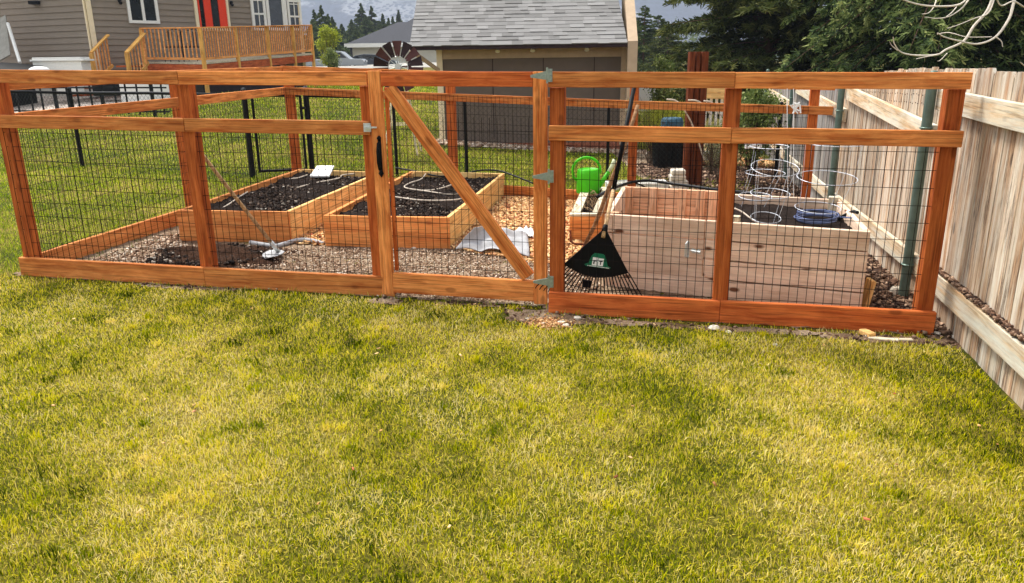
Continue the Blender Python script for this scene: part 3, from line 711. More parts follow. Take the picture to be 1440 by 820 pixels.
# rocks / stones, individually
def stone(px,py,s,label,grp='pale stones along the garden fence',mat=m_stone,dz=0):
    p=atg(px,py,dz); mb=MB(); mb.sphere(Vector(p)+Vector((0,0,s*.25)),(s,s*random.uniform(.6,.9),s*.5),8,6,jit=.16)
    o=mb.build('stone',mat); tag(o,label,'stone',grp); return o
for px,py,s,lb in((548,410,.035,'grey stone under the left foot of the gate'),(741,449,.014,'small pale stone on bare soil below the right gate stile'),(789,455,.026,'palest stone of the pair below the right gate post'),(795,459,.024,'lower stone of the pair below the right gate post'),
    (765,457,.022,'pale stone left of the pair below the right gate post'),(812,449,.028,'flat tan stone under the start of the right bottom rail'),(1004,463,.034,'pale stone under the right bottom rail near its middle post'),(1024,468,.02,'smaller stone just right of the stone under the middle right post'),
    (501,413,.026,'white stone on the grass left of the gate foot'),(476,412,.016,'small white stone under the left bottom rail'),(459,412,.018,'second small white stone under the left bottom rail, left of two'),(1318,470,.022,'pale stone by the right end of the bottom rail'),(1345,476,.03,'pale flat stone at the foot of the board fence'),(453,343,.03,'grey white rock against the middle raised bed corner'),(463,345,.03,'second rock along the front of the middle raised bed'),(477,344,.026,'third rock along the front of the middle raised bed'),(489,342,.03,'tallest rock along the front of the middle raised bed'),(520,343,.035,'pale wedge shaped rock by the left gate post'),(582,350,.022,'narrow white rock below the middle raised bed front'),(478,386,.028,'white rock behind the left bottom rail'),(1221,474,.02,'tan rock under the right bottom rail near its right end'),(1090,486,.016,'tiny white stone out on the lawn')):
    stone(px,py,s,lb)
def slab(name,px,py,L,W,T_,rz,mat,label,cat):
    p=atg(px,py); mb=MB(); mb.box(Vector(p)+Vector((0,0,T_/2)),(L,W,T_),Matrix.Rotation(rz,3,'Z')); o=mb.build(name,mat,bevel=.004); tag(o,label,cat)
slab('wood_offcut',1219,472,.05,.09,.03,.3,m_bedside,'short tan wood offcut lying under the right bottom rail','offcut')
slab('wood_offcut',1242,478,.16,.035,.012,-.35,m_whitewood,'thin splinter of wood on soil right of the tan offcut','offcut')
slab('wood_offcut',1268,479,.12,.03,.012,-.1,m_whitewood,'grey strip of wood on soil near the right fence corner','offcut')
chips('lawn_debris',80,lambda n:(lambda x,y:(x[inpoly(x,y,front)],y[inpoly(x,y,front)]))(rng.uniform(-3,2.6,n),rng.uniform(1.4,5.2,n)),.015,.12,m_chip,'scattered dry leaves and bits lying on the lawn','debris',.018)
# weed cloth roll, grey sheet of cloth
curve('weed_cloth_roll','rolled grey weed cloth lying between the two raised beds','cloth',[atg(352,341,.02),atg(385,346,.02),atg(400,343,.025),atg(418,338,.03),atg(436,338,.03),atg(456,343,.02)],.020,m_cloth,n=8)
def crumple(name,corners,mat,label,cat,amp=.03,n=22,folds=9):
    C=[np.array(c) for c in corners]; vs=[];fs=[]
    for j in range(n+1):
        for i in range(n+1):
            s,t=i/n,j/n; p=(C[0]*(1-s)+C[1]*s)*(1-t)+(C[3]*(1-s)+C[2]*s)*t
            z=amp*(abs(math.sin(folds*s+3*t))+.7*abs(math.sin(7*t-4*s+1)))*(.4+.6*math.sin(math.pi*s))+random.uniform(0,.004)
            vs.append((p[0],p[1],p[2]+z))
    for j in range(n):
        for i in range(n): a=j*(n+1)+i; fs.append((a,a+1,a+n+2,a+n+1))
    mb=MB(); mb.add(vs,fs); o=mb.build(name,mat,smooth=True); tag(o,label,cat)
    md=o.modifiers.new('s','SOLIDIFY'); md.thickness=.004
    return o
crumple('grey_sheet',[atg(640,352,.02),atg(745,362,.02),atg(742,330,.05),atg(668,322,.20)],m_cloth,'crumpled pale grey sheet beside the middle raised bed','sheet',.03)
crumple('paper_bag',[atg(728,338,.01),atg(752,338,.01),atg(750,326,.02),atg(726,326,.02)],m_whiteprint,'small crumpled white bag on wood chips left of the gate hinge','bag',.04,14)
# shovel leaning on second post
sh=thing('shovel','long handled shovel leaning on the second fence post, blade by the soil heap','shovel',tuple(atg(392,362)))
tp=Vector(onv(270,199,c2-nL*0+nL*.05,c3+nL*.05)); bt=Vector(atg(394,357,.03))
mb=MB(); dirs=(bt-tp); mb.tube([tp,tp+dirs*.5+Vector((0,0,-.004)),bt],[.0135,.014,.015],10); mb.build('handle',m_handle,sh,smooth=True)
ax=dirs.normalized(); side=ax.cross(Vector((0,0,1))).normalized(); nn=side.cross(ax)
mb=MB(); vs=[];fs=[]
prof=[(0,.02),(.04,.09),(.10,.105),(.18,.10),(.24,.06),(.27,.012)]
flat=Vector((ax.x*.9,ax.y*.9,-.25)).normalized(); 
for d_,w in prof:
    for k in range(5):
        s_=(k/4-.5)*2; vs.append(bt+flat*d_*-.0+Vector((-.15,-.55,0)).normalized()*d_*.8+side*s_*w*.8+Vector((0,0,.018+abs(s_)*.016-d_*.05)))
for i in range(len(prof)-1):
    for k in range(4): a=i*5+k; fs.append((a,a+1,a+6,a+5))
mb.add(vs,fs); o=mb.build('blade',m_cloth,sh,smooth=True); o.modifiers.new('s','SOLIDIFY').thickness=.003
mb=MB(); mb.tube([bt-ax*.16,bt+ax*.01],[.017,.02],10); mb.build('socket',m_galv,sh,smooth=True)
# ------------------------------------------------------------------ tall planter with door and right box
PZ=.54
A1=np.array(atg(851,299,PZ)[:2]); A2=np.array(atg(1225,327,PZ)[:2]); fu=(A2-A1)/np.linalg.norm(A2-A1); fn=np.array((.235,.972))
pt=thing('tall_planter','tall pale cedar planter with a hinged door and a soil filled right box','planter',(A1[0],A1[1],g(*A1)))
def pw(s,t,h): p=A1+fu*s+fn*t; return V3(p,h)
LW=np.linalg.norm(A2-A1); sR=LW*.485; D1=1.26; D2=1.14; base=g(*(A1+A2)/2) if False else g(*((A1+A2)/2))
def pboards(a,b_,z0,z1,nc,mat,nm,skip=0,th=.036):
    ch=(z1-z0)/nc
    for k in range(nc): board(nm,Vector(a)+Vector((0,0,z0+ch*(k+.5))),Vector(b_)+Vector((0,0,z0+ch*(k+.5))),th,ch-(.010 if nm=='front_board' else .003),mat,pt)
w=.018
# centre front: door between hinge post and latch seam, 4 courses
sd0=.06; sd1=sR-.13
pboards(pw(0,w,0),pw(sd0-.002,w,0),base,base+PZ,4,m_gray,'front_board')
dg=MB()
pboards(pw(sd1+.004,w,0),pw(sR-.004,w,0),base+.14,base+PZ,3,m_gray,'front_board')
for k in range(4):   # the door, its boards in one frame
    z0=base+.005+PZ*k/4
    if k==0: board('front_board',pw(sd0+.001,w,z0+PZ/8),pw(sR-.004,w,z0+PZ/8),.036,PZ/4-.003,m_gray,pt)
door=MB()
ch=(PZ*.75)/3
Rf=frame((fu[0],fu[1],0))
for k in range(3): door.box(pw((sd0+sd1)/2,w-.003,base+PZ*.25+ch*(k+.5)),(sd1-sd0-.004,.034,ch-.010),Rf)
dob=door.build('door',m_gray,pt,bevel=.002,R=Rf)
for (s_,h_) in((sd0+.012,.83*PZ),(sd0+.012,.36*PZ)):
    mb=MB(); mb.box(pw(s_,-.006,base+h_),(.058,.006,.05),Rf); mb.tube([pw(s_,-.01,base+h_-.026),pw(s_,-.01,base+h_+.026)],.005,8); 
    for dx in(-.02,.02):
        for dz in(-.016,.016): mb.sphere(pw(s_+dx,-.01,base+h_+dz),.0035,6,4)
    mb.build('hinge',m_pipe,dob)
sH=sd1-.06
mb=MB(); mb.box(pw(sH,-.004,base+PZ*.66),(.026,.004,.11),Rf); mb.tube([pw(sH,-.006,base+PZ*.56),pw(sH,-.036,base+PZ*.58),pw(sH,-.036,base+PZ*.74),pw(sH,-.006,base+PZ*.76)],.006,8)
mb.build('pull_handle',m_galv,dob)
mb=MB(); mb.box(pw(sd1-.01,-.003,base+PZ*.655),(.03,.005,.03),Rf); mb.box(pw(sd1+.03,-.003,base+PZ*.655),(.026,.005,.03),Rf); mb.tube([pw(sd1-.03,-.012,base+PZ*.655),pw(sd1+.045,-.012,base+PZ*.655)],.006,8)
mb.build('barrel_bolt',m_galv,dob)
# left wall, back wall, dividing wall of centre
pboards(pw(w,.04,0),pw(w,D1,0),base,base+PZ-.004,4,m_gray,'side_board')
pboards(pw(.04,D1,0),pw(sR-.04,D1,0),base,base+PZ-.002,4,m_inner,'back_board')
pboards(pw(sR,.04,0),pw(sR,D1-.03,0),base,base+PZ-.004,4,m_inner,'divider_board')
for s_,t_ in((.06,.06),(.06,D1-.05),(sR-.06,D1-.05),(sR*.33,D1-.04),(sR*.62,D1-.04),(sR-.16,D1-.04)):
    p=A1+fu*s_+fn*t_; board('batten',V3(p,base),V3(p,base+PZ+.004),.034,.07,m_inner,pt,upv=(fu[0],fu[1],0))
# right box
pboards(pw(sR+.0,w,0),pw(LW,w,0),base,base+PZ,4,m_gray,'front_board')
for k,dx in enumerate((-.05,-.02,-.04,0)):   # staggered right side ends
    zc=base+PZ*(k+.5)/4; board('side_board',pw(LW+dx-.02,.04,zc),pw(LW+dx-.02,D2,zc),.036,PZ/4-.003,m_gray,pt)
pboards(pw(sR+.02,D2,0),pw(LW,D2,0),base,base+PZ,4,m_gray,'back_board')
mb=MB(); vs=[];fs=[];nx,ny=20,24
for j in range(ny+1):
    for i in range(nx+1):
        p=A1+fu*(sR+.03+(LW-sR-.07)*i/nx)+fn*(.04+(D2-.08)*j/ny); vs.append((p[0],p[1],base+PZ-.07+.01*math.sin(p[0]*13)*math.sin(p[1]*11)+random.uniform(-.008,.008)))
for j in range(ny):
    for i in range(nx): a=j*(nx+1)+i; fs.append((a,a+1,a+nx+2,a+nx+1))
mb.add(vs,fs); mb.build('soil',m_soil,pt,smooth=True)
for s_,t_ in((sR+.06,.06),(LW-.06,D2-.07)): 
    p=A1+fu*s_+fn*t_; board('corner_block',V3(p,base+.2),V3(p,base+PZ+.03),.06,.07,m_whitewood,pt,upv=(fu[0],fu[1],0))
# leaning bits by planter's right side
p=A1+fu*(LW+.03)+fn*.12
o=board('cedar_offcut',V3(p,base),V3(p+fu*.03,base+.20),.03,.09,m_bedside,None,upv=(0,1,0)); tag(o,'tan cedar offcut standing against the right side of the tall planter','offcut')
# ------------------------------------------------------------------ low left planter
lp=thing('low_planter','low cedar planter with a bleached rim and dry weeds beside the tall planter','planter',tuple(atg(824,345)))
LQ=[np.array(T(801,303,.25)[:2]),np.array(T(846,304,.25)[:2]),np.array(T(860,268,.25)[:2]),np.array(T(819,268,.25)[:2])]
zb_=g(*LQ[0])
for i in range(4):
    a=LQ[i];b_=LQ[(i+1)%4]; d_=(b_-a)/np.linalg.norm(b_-a); inn=np.array((-d_[1],d_[0]))
    for k in range(2):
        e=.036 if i%2 else 0
        board(['front_board','side_board','back_board','side_board'][i],V3(a+inn*.02+d_*e,zb_+.06+.12*k),V3(b_+inn*.02-d_*e,zb_+.06+.12*k),.034,.117,m_bedfront,lp)
    e=.0 if i%2==0 else .09
    board('rim_board',V3(a+inn*.045+d_*e,zb_+.2515),V3(b_+inn*.045-d_*e,zb_+.2515),.02,.088,m_whitewood,lp,upv=(inn[0],inn[1],0))
mb=MB(); c=sum(LQ)/4; mb.add([V3(c+(q-c)*.85,zb_+.19) for q in LQ],[(0,1,2,3)]); mb.build('soil',m_soil,lp)
mb=MB()
for i in range(60):
    p=c+(LQ[random.randrange(4)]-c)*random.uniform(0,.6); a=Vector((p[0],p[1],zb_+.19)); dd=Vector((random.uniform(-.12,.12),random.uniform(-.2,.1),random.uniform(.02,.12)))
    mb.tube([a,a+dd*.6+Vector((0,0,.02)),a+dd],.0025,3,random.random(),False)
o=mb.build('dry_weeds',m_handle,lp)
# watering can
wc=thing('watering_can','bright green plastic watering can with a tall loop handle standing on the low planter','watering can',tuple(T(827,271,.262)))
c0=Vector(wc.location)+Vector((0,0,.0)); 
sc_=1.0
mb=MB(); mb.lathe(c0,[(0,0),(.118,0),(.124,.006),(.122,.09),(.119,.20),(.112,.245),(.100,.252),(.098,.246),(.0,.244)],28); mb.build('body',m_green,wc,smooth=True)
mb=MB(); pts=[]
for k in range(17):
    a=math.radians(200-215*k/16); pts.append(c0+Vector((-.02+.145*math.cos(a),0,.235+.135*math.sin(a))))
pts=[c0+Vector((-.12,0,.13)),c0+Vector((-.16,0,.17))]+pts
mb.tube(pts,.014,8); mb.build('handle',m_green,wc,smooth=True)
mb=MB(); mb.tube([c0+Vector((.10,0,.06)),c0+Vector((.16,0,.13)),c0+Vector((.215,-.01,.225))],[.036,.024,.018],10); mb.build('spout',m_green,wc,smooth=True)
mb=MB(); mb.tube([c0+Vector((.213,-.01,.222)),c0+Vector((.245,-.01,.275)),c0+Vector((.262,-.01,.31)),c0+Vector((.28,-.01,.335))],[.02,.022,.024,.034],10); mb.build('rose_head',m_palegreen,wc,smooth=True)
# ------------------------------------------------------------------ rake
def tri_fan(): pass
rk=thing('leaf_rake','black fan leaf rake with a green label standing head down behind the fence','rake',tuple(atg(850,420)))
yk=A1[1]-.14
ap=Vector(at(850,325,4.86)); bl=Vector(at(755,402,4.84)); br=Vector(at(906,422,4.84))
mL=ap.lerp(bl,.60); mR=ap.lerp(br,.60)
nf=(bl-ap).cross(br-ap).normalized(); nf=nf if nf.y<0 else -nf
mb=MB(); top=[ap+(mL-mR).normalized()*.018,ap-(mL-mR).normalized()*.018]
K=12; arc=[]
for k in range(K+1):
    t=k/K; p=mL.lerp(mR,t)+((bl-ap)+(br-ap)).normalized()*(.06*math.sin(math.pi*t)); arc.append(p)
vs=top+arc; n0=len(vs); vs=[v+nf*.004 for v in vs]+[v-nf*.004 for v in vs]
fs=[tuple([0]+list(range(2,n0))+[1]),tuple([n0+1]+list(range(2*n0-1,n0+1,-1))+[n0])]
loop=[0]+list(range(2,n0))+[1]
for i in range(len(loop)): a=loop[i];b_=loop[(i+1)%len(loop)]; fs.append((a,a+n0,b_+n0,b_))
mb.add(vs,fs); mb.build('fan_plate',m_blackplastic,rk)
mb=MB(); nt_=26; bw=[]
for k in range(nt_):
    t=k/(nt_-1); p=mL.lerp(mR,t)+((bl-ap)+(br-ap)).normalized()*(.055*math.sin(math.pi*t)); q=bl.lerp(br,t)+((bl-ap)+(br-ap)).normalized()*(.03*math.sin(math.pi*t)); 
    q2=q+nf*.03+(q-p).normalized()*.015
    mb.tube([p,p.lerp(q,.5),q,q2],[.0042,.0040,.0034,.003],5); bw.append((p,q))
    if k<nt_-1: pass
mb.tube([p.lerp(q,.62)-nf*.002 for p,q in bw],.003,4)
mb.build('tines',m_blackplastic,rk)
lc=Vector(ap.lerp(bl.lerp(br,.5),.505))+nf*.006; ux=(br-bl).normalized(); uy=nf.cross(ux); uy=uy if uy.z>0 else -uy
mb=MB(); pts=[(-.105,-.02),(-.09,-.03),(.085,-.03),(.115,-.022),(.085,-.012),(.055,.05),(.035,.062),(-.035,.062),(-.055,.045),(-.075,-.008)]
q=[lc+ux*x*.8+uy*y for x,y in pts]; k=len(q); mb.add([p+nf*.002 for p in q]+[p-nf*.001 for p in q],[tuple(range(k)),tuple(range(2*k-1,k-1,-1))]+[(i,(i+1)%k,k+(i+1)%k,k+i) for i in range(k)])
lab=mb.build('label_plate',m_label,rk)
mb=MB()
def lb(x0,x1,y0,y1,o_,m_): 
    q=[lc+ux*x*.8+uy*y+nf*o_ for x,y in((x0,y0),(x1,y0),(x1,y1),(x0,y1))]; m_.add(q+[p+nf*.001 for p in q],[(4,5,6,7),(0,1,5,4),(1,2,6,5),(2,3,7,6),(3,0,4,7)])
lb(-.045,-.002,-.02,.034,.0025,mb); lb(.002,.046,-.018,.032,.0025,mb); lb(-.08,.10,-.027,-.0235,.0025,mb)
mb.build('white_mark',m_whiteprint,lab)
mb=MB()
for x0,x1,y0,y1 in((-.036,-.012,.008,.016),(-.036,-.026,-.010,.008),(.008,.038,.010,.016),(.020,.028,-.010,.010)): lb(x0,x1,y0,y1,.0042,mb)
mb.build('dark_print',m_blackplastic,lab)
mb=MB(); mb.box(ap.lerp(bl.lerp(br,.5),.86)+ux*-.04+nf*.004,(.055,.01,.05),frame(ux)); mb.build('tine_bridge',m_blackplastic,rk)
h1=Vector(at(863,266,5.02)); h2=Vector(at(893,116,5.40))
mb=MB(); mb.tube([ap-(h1-ap)*.15,ap+(h1-ap)*.1,h1],[.013,.013,.0135],10); mb.build('handle',m_handle,rk,smooth=True)
mb=MB(); mb.tube([ap-(h1-ap)*.02+nf*.0,ap+(h1-ap)*.14],[.02,.015],10); mb.build('socket',m_blackplastic,rk,smooth=True)
mb=MB(); mb.tube([h1-(h1-ap)*.02,h2],[.0145,.0145],12); mb.build('grip_sleeve',m_blackplastic,rk,smooth=True)
# hoe / cultivator with long worn handle
ho=thing('hoe','old long handled hoe with a reddish worn handle leaning between the two planters','hoe',tuple(atg(822,368)))
P_=[at(823,343,5.75),at(836,318,5.72),at(843,300,5.70),at(857,262,5.70),at(872,222,5.72),at(887,180,5.78),at(897,148,5.85)]
P_=[Vector(p) for p in P_]; mb=MB(); mb.tube(P_,[.014,.016,.016,.016,.0155,.015,.014],10); mb.build('handle',m_oldhandle,ho,smooth=True)
mb=MB(); q0=P_[0]; q1=Vector(at(817,352,5.72)); q2=Vector(at(815,364,5.70)); mb.tube([q0+Vector((.01,0,.03)),q0,q1,q2],[.012,.01,.008,.007],8); mb.box(q2+Vector((0,-.02,-.03)),(.10,.006,.07),Matrix.Rotation(.3,3,'X')); mb.build('blade',m_arbor,ho)
# garden fork/hook at lower left of low planter
mb=MB(); mb.tube([at(802,324,6.3),at(803,340,6.3),at(808,343,6.25),at(828,344,6.2)],.010,6); o=mb.build('bent_hook',m_arbor,smooth=True); tag(o,'rusty bent metal hook against the front of the low planter','hook')
# hose over planters
hp=[(840,277,5.9),(856,268,6.3),(870,262,7.2),(890,256,7.6),(912,254,7.7),(935,257,7.6),(965,261,7.4),(1000,266,7.1),(1040,270,6.7),(1080,276,6.3),(1120,281,6.0)]
curve('black_hose','thick black irrigation hose arching behind the tall planter','hose',[at(a,b_,c_) for a,b_,c_ in hp],.014,m_hose,n=8)
curve('black_hose','thinner black hose branch dropping to the ground behind the tall planter','hose',[at(893,257,7.65),at(905,262,7.6),at(914,268,7.6)],.009,m_hose)
# blue coil in right box
zs=base+PZ-.055
cc=np.array(atg(1155,296,0)[:2]); pc=A1+fu*(sR+.73*(LW-sR))+fn*.55
mb=MB()
for k in range(5):
    tl=Matrix.Rotation(random.uniform(-.08,.08),3,'X')@Matrix.Rotation(random.uniform(-.08,.08),3,'Y')
    mb.ring((pc[0]+random.uniform(-.015,.015),pc[1]+random.uniform(-.015,.015),zs+.012*k),.135+random.uniform(-.012,.01),.005,30,tilt=tl)
mb.tube([(pc[0]+.12,pc[1]-.06,zs+.03),(pc[0]+.16,pc[1]-.2,zs+.05),(pc[0]+.17,pc[1]-.3,zs-.01)],.005,6)
o=mb.build('coiled_tube',m_bluecoil,smooth=True); tag(o,'coil of slate blue tube lying on the soil of the tall planter','tube coil')
curve('valve_hose','short black hose with a grey end fitting on the right rim of the tall planter','hose',[at(1178,309,5.35),at(1190,302,5.3),at(1200,298,5.25),at(1206,299,5.2)],.013,m_hose)
curve('drip_tube','pale drip tube rising from the left edge of the tall planter soil','tube',[at(1033,293,5.35),at(1045,299,5.3),at(1058,309,5.2),at(1068,314,5.15)],.006,m_tube)
# tomato cages
def cage(pos,rings,tiltv,label,legs=4):
    t=thing('tomato_cage',label,'tomato cage',pos,'wire tomato cages in the tall planter'); c=Vector(pos)
    tl=Vector(tiltv)
    for h_,R_ in rings:
        mb=MB(); mb.ring(c+tl*h_+Vector((0,0,h_)),R_,.0030,32,tilt=Matrix.Rotation(tl.x*.8,3,'Y')@Matrix.Rotation(-tl.y*.8,3,'X')); mb.build('ring',m_galv,t)
    for k in range(legs):
        a=2*math.pi*(k+.3)/legs; mb=MB(); hl,Rl=rings[-1]
        top=c+tl*hl+Vector((Rl*math.cos(a),Rl*math.sin(a),hl)); h0,R0_=rings[0]
        bot=c+tl*h0+Vector((R0_*math.cos(a),R0_*math.sin(a),h0)); ext=bot+(bot-top).normalized()*(.10)
        mb.tube([ext,bot,top],.0024,5); mb.build('leg',m_galv,t)
def cage(label,rings,Y,pos):
    t=thing('tomato_cage',label,'tomato cage',pos,'wire tomato cages in the tall planter'); info=[]
    for px,py,wpx,tl_ in rings:
        c=Vector(at(px,py,Y)); R_=wpx/2*Y/F*1.03; Tm=Matrix.Rotation(tl_,3,'X'); mb=MB(); mb.ring(c,R_,.0027,32,tilt=Tm); mb.build('ring',m_cage,t); info.append((c,R_,Tm))
    lo=info[0]; hi=info[-1]
    for k in range(4):
        a=2*math.pi*(k+.35)/4; v=Vector((math.cos(a),math.sin(a),0)); pts=[c+Tm@(v*R_) for c,R_,Tm in info]
        e=pts[0]+(pts[0]-pts[1]).normalized()*.06; e.z=max(e.z,zs-.03); mb=MB(); mb.tube([e]+pts,.0016,5); mb.build('leg',m_cage,t)
cage('front left wire tomato cage, three rings tilted towards the fence above the soil',[(1077,306,40,.22),(1083,272,52,.12),(1090,236,63,.25)],5.15,tuple(at(1077,312,5.15)))
cage('rear left wire tomato cage, seen between the middle post and the leafy shrub',[(1062,276,44,.1),(1076,243,52,.05),(1082,206,50,.03)],5.75,tuple(at(1062,292,5.75)))
cage('right wire tomato cage with the widest rings, above the blue coil',[(1150,292,60,.1),(1163,250,78,.12),(1172,199,88,.06)],5.3,tuple(at(1150,303,5.3)))
# white tie on cage / string
mb=MB()
for k in range(9): mb.tube([at(1119+random.uniform(-6,6),147+random.uniform(-4,4),5.9),at(1119+random.uniform(-9,9),150+random.uniform(-8,10),5.9),at(1122+random.uniform(-6,6),152+random.uniform(-6,8),5.9)],.006,5)
mb.tube([at(1107,120,5.9),at(1107,166,5.9)],.003,5); mb.tube([at(1116,120,5.9),at(1116,166,5.9)],.003,5); mb.tube([at(1116,160,5.9),at(1116,285,5.9)],.0025,5); mb.tube([at(1107,160,5.9),at(1108,285,5.9)],.0025,5)
o=mb.build('plant_tie',m_whiteprint); tag(o,'knotted white tie on thin uprights above the tall planter','tie')
# ------------------------------------------------------------------ chain link fence
def chain_panel(P,Q,h,parent,sp=.075,r=.0016,z0=.03):
    P=np.array(P);Q=np.array(Q);L=np.linalg.norm(Q-P);uu=(Q-P)/L; mb=MB(); hh=h-z0
    def pos(s,z): p=P+uu*s; return (p[0],p[1],g(*p)+z0+z)
    s=-hh
    while s<L:
        a0=max(s,0);a1=min(s+hh,L)
        if a1>a0:
            mb.wire(pos(a0,a0-s),pos(a1,a1-s),r); mb.wire(pos(a0,hh-(a0-s)),pos(a1,hh-(a1-s)),r)
        s+=sp
    return mb.build('chain_mesh',m_chain,parent)
cf=thing('chain_link_fence','black chain link fence running across the yard behind the garden','fence',tuple(atg(355,250)))
C0=(-14.0,15.1); C1=(-6.35,11.5); C2=(-3.42,10.25); C3=(-2.72,10.62); C4=(3.9,11.3)
CH=1.06
def fseg(P,Q,first=True,last=True,np_=1):
    P=np.array(P);Q=np.array(Q); mb=MB(); mb.tube([V3(P,g(*P)+CH),V3((P+Q)/2,g(*((P+Q)/2))+CH),V3(Q,g(*Q)+CH)],.020,8); mb.build('top_rail',m_black,cf,smooth=True)
    mb=MB(); mb.tube([V3(P,g(*P)+.04),V3(Q,g(*Q)+.04)],.003,4); mb.build('bottom_wire',m_black,cf)
    chain_panel(P,Q,CH,cf)
def fpost(P,r=.028,h=CH+.05,par=cf):
    P=np.array(P); mb=MB(); z=g(*P); mb.tube([V3(P,z-.05),V3(P,z+h)],r,10); mb.lathe(V3(P,z+h),[(r*1.1,0),(r*1.1,.012),(r*.6,.03),(0,.036)],10); return mb.build('post',m_black,par,smooth=False)
fseg(C0,C1);fseg(C1,C2);fseg(C3,C4)
fpost(C0);fpost(C1);fpost(C2,.036,1.12);fpost(C3,.038,1.15)
for px in(556,655,756,855):
    q=onv(px,200,C3,C4)[:2]; fpost(q,.022,CH)
fpost(C4)
cg=thing('chain_link_gate','small black chain link gate hung between two black posts behind the left raised bed','gate',(C2[0],C2[1],g(*C2)))
P=np.array(C2)+(np.array(C3)-np.array(C2))*.12; Q=np.array(C2)+(np.array(C3)-np.array(C2))*.90
mb=MB()
for a,b_ in(((P,.06),(P,CH)),((Q,.06),(Q,CH)),((P,CH),(Q,CH)),((P,.08),(Q,.08))): mb.tube([V3(a[0],g(*a[0])+a[1]),V3(b_[0],g(*b_[0])+b_[1])],.018,8)
mb.build('gate_frame',m_black,cg)
chain_panel(P,Q,CH,cg)
mb=MB(); mb.box(V3(Q,g(*Q)+.9)+Vector((.03,-.03,0)),(.08,.03,.03)); mb.build('latch',m_black,cg)
# ------------------------------------------------------------------ shed
SX0,SX1=-1.27,2.19; SY0,SY1=15.12,14.92; sz=-.06
def sy(x): return SY0+(SY1-SY0)*(x-SX0)/(SX1-SX0)
sd=thing('shed','brown garden shed with tan trim and a grey shingle roof','shed',(0.4,15.0,sz))
mb=MB(); dpt=3.2
mb.prism([(SX0,SY0),(SX1,SY1),(SX1,SY1+dpt),(SX0,SY0+dpt)],sz+.10,1.78); mb.build('wall',m_shedwall,sd)
for x_ in (-.3,.65,1.6):
    mb=MB(); mb.box((x_,sy(x_)-.006,.9),(.012,.008,1.5)); mb.build('panel_seam',m_darkblade,sd)
mb=MB(); mb.prism([(SX0-.03,SY0-.04),(SX1+.05,SY1-.04),(SX1+.05,SY1+dpt),(SX0-.03,SY0+dpt)],sz-.12,sz+.13); mb.build('brick_plinth',m_brick,sd)
mb=MB(); mb.bar((SX0-.03,sy(SX0)-.03,1.735),(SX1+.02,sy(SX1)-.03,1.735),.03,.20); mb.build('frieze_board',m_shedtan,sd,bevel=.003)
for x0,x1,mt in((SX0-.08,SX0+.03,m_trim),(SX1-.10,SX1+.10,m_shedtan)):
    mb=MB(); mb.box(((x0+x1)/2,sy(x0)-.05,.95),(x1-x0,.05,1.85)); mb.build('corner_board',mt,sd,bevel=.003)
# roof: eave line to ridge
EY=-.55; ez=1.875; slope=math.radians(31); RLn=2.9
e0=Vector((-1.78,SY0+EY+.02,ez)); e1=Vector((2.12,SY1+EY-.02,ez)); ru=(e1-e0).normalized(); rv=Vector((-.0,math.cos(slope),math.sin(slope)))
RLw=(e1-e0).length
mb=MB(); nn=ru.cross(rv).normalized()
q=[e0,e1,e1+rv*RLn,e0+rv*RLn]; mb.add(q+[p-nn*.05 for p in q],[(0,1,2,3),(7,6,5,4),(0,4,5,1),(1,5,6,2),(2,6,7,3),(3,7,4,0)]); mb.build('roof_deck',m_darkblade,sd)
q2=[e0+rv*RLn,e1+rv*RLn,e1+rv*RLn+Vector((0,RLn*.86,-RLn*.5)),e0+rv*RLn+Vector((0,RLn*.86,-RLn*.5))]
mb=MB(); mb.add(q2+[p-Vector((0,0,.06)) for p in q2],[(0,1,2,3),(7,6,5,4),(0,4,5,1),(1,5,6,2),(2,6,7,3),(3,7,4,0)]); mb.build('rear_roof',m_roofdark,sd)
mb=MB(); row=0; ex=.135
while row*ex<RLn:
    s=-random.uniform(0,.3)
    while s<RLw:
        w_=random.choice((.14,.2,.26,.33)); s0=max(s,0);s1=min(s+w_,RLw)
        if s1>s0+.01:
            th=random.choice((.008,.008,.016)); b0=row*ex-(.012 if row else .03)+random.uniform(-.004,.004); b1=(row+1)*ex+.02
            p=[e0+ru*s0+rv*b0+nn*(th+.003),e0+ru*(s1)+rv*b0+nn*(th+.003),e0+ru*(s1)+rv*b1+nn*.004,e0+ru*s0+rv*b1+nn*.004]
            lo=[e0+ru*s0+rv*b0-nn*.0,e0+ru*s1+rv*b0-nn*.0]
            mb.add(p+lo,[(0,1,2,3),(4,5,1,0),(0,3,4),(5,2,1)],random.uniform(.1,1) if random.random()<.75 else random.uniform(0,.3))
        s+=w_
    row+=1
mb.build('shingles',m_shingle,sd)
mb=MB(); mb.bar(e0-Vector((0,-.012,.045)),e1-Vector((0,-.012,.045)),.02,.07); mb.build('eave_fascia',m_darkblade,sd)
mb=MB(); vs=[]
for k_,x_ in enumerate((2.125,2.30)):
    vs+=[(x_+k_*0,SY1-.60,.9),(x_,SY1-.60,ez+.02),(x_+.22,SY1-.60+RLn*math.cos(slope),ez+.05+RLn*math.sin(slope)),(x_+.22,SY1-.60+RLn*math.cos(slope),.9)]
mb.add(vs,[(0,1,2,3),(7,6,5,4),(0,4,5,1),(1,5,6,2),(2,6,7,3),(3,7,4,0)]); mb.build('gable_board',m_shedtan,sd)
mb=MB(); mb.bar((-1.78,SY0-.45,1.80),(SX0-.02,SY0-.04,1.42),.05,.06); mb.build('eave_brace',m_shedtan,sd)
for x_ in(-.2,.45,1.45):
    mb=MB(); mb.tube([(x_,sy(x_)-.07,1.80),(x_,sy(x_)-.10,1.76)],[.03,.05],8); mb.build('eave_hook',m_white,sd)
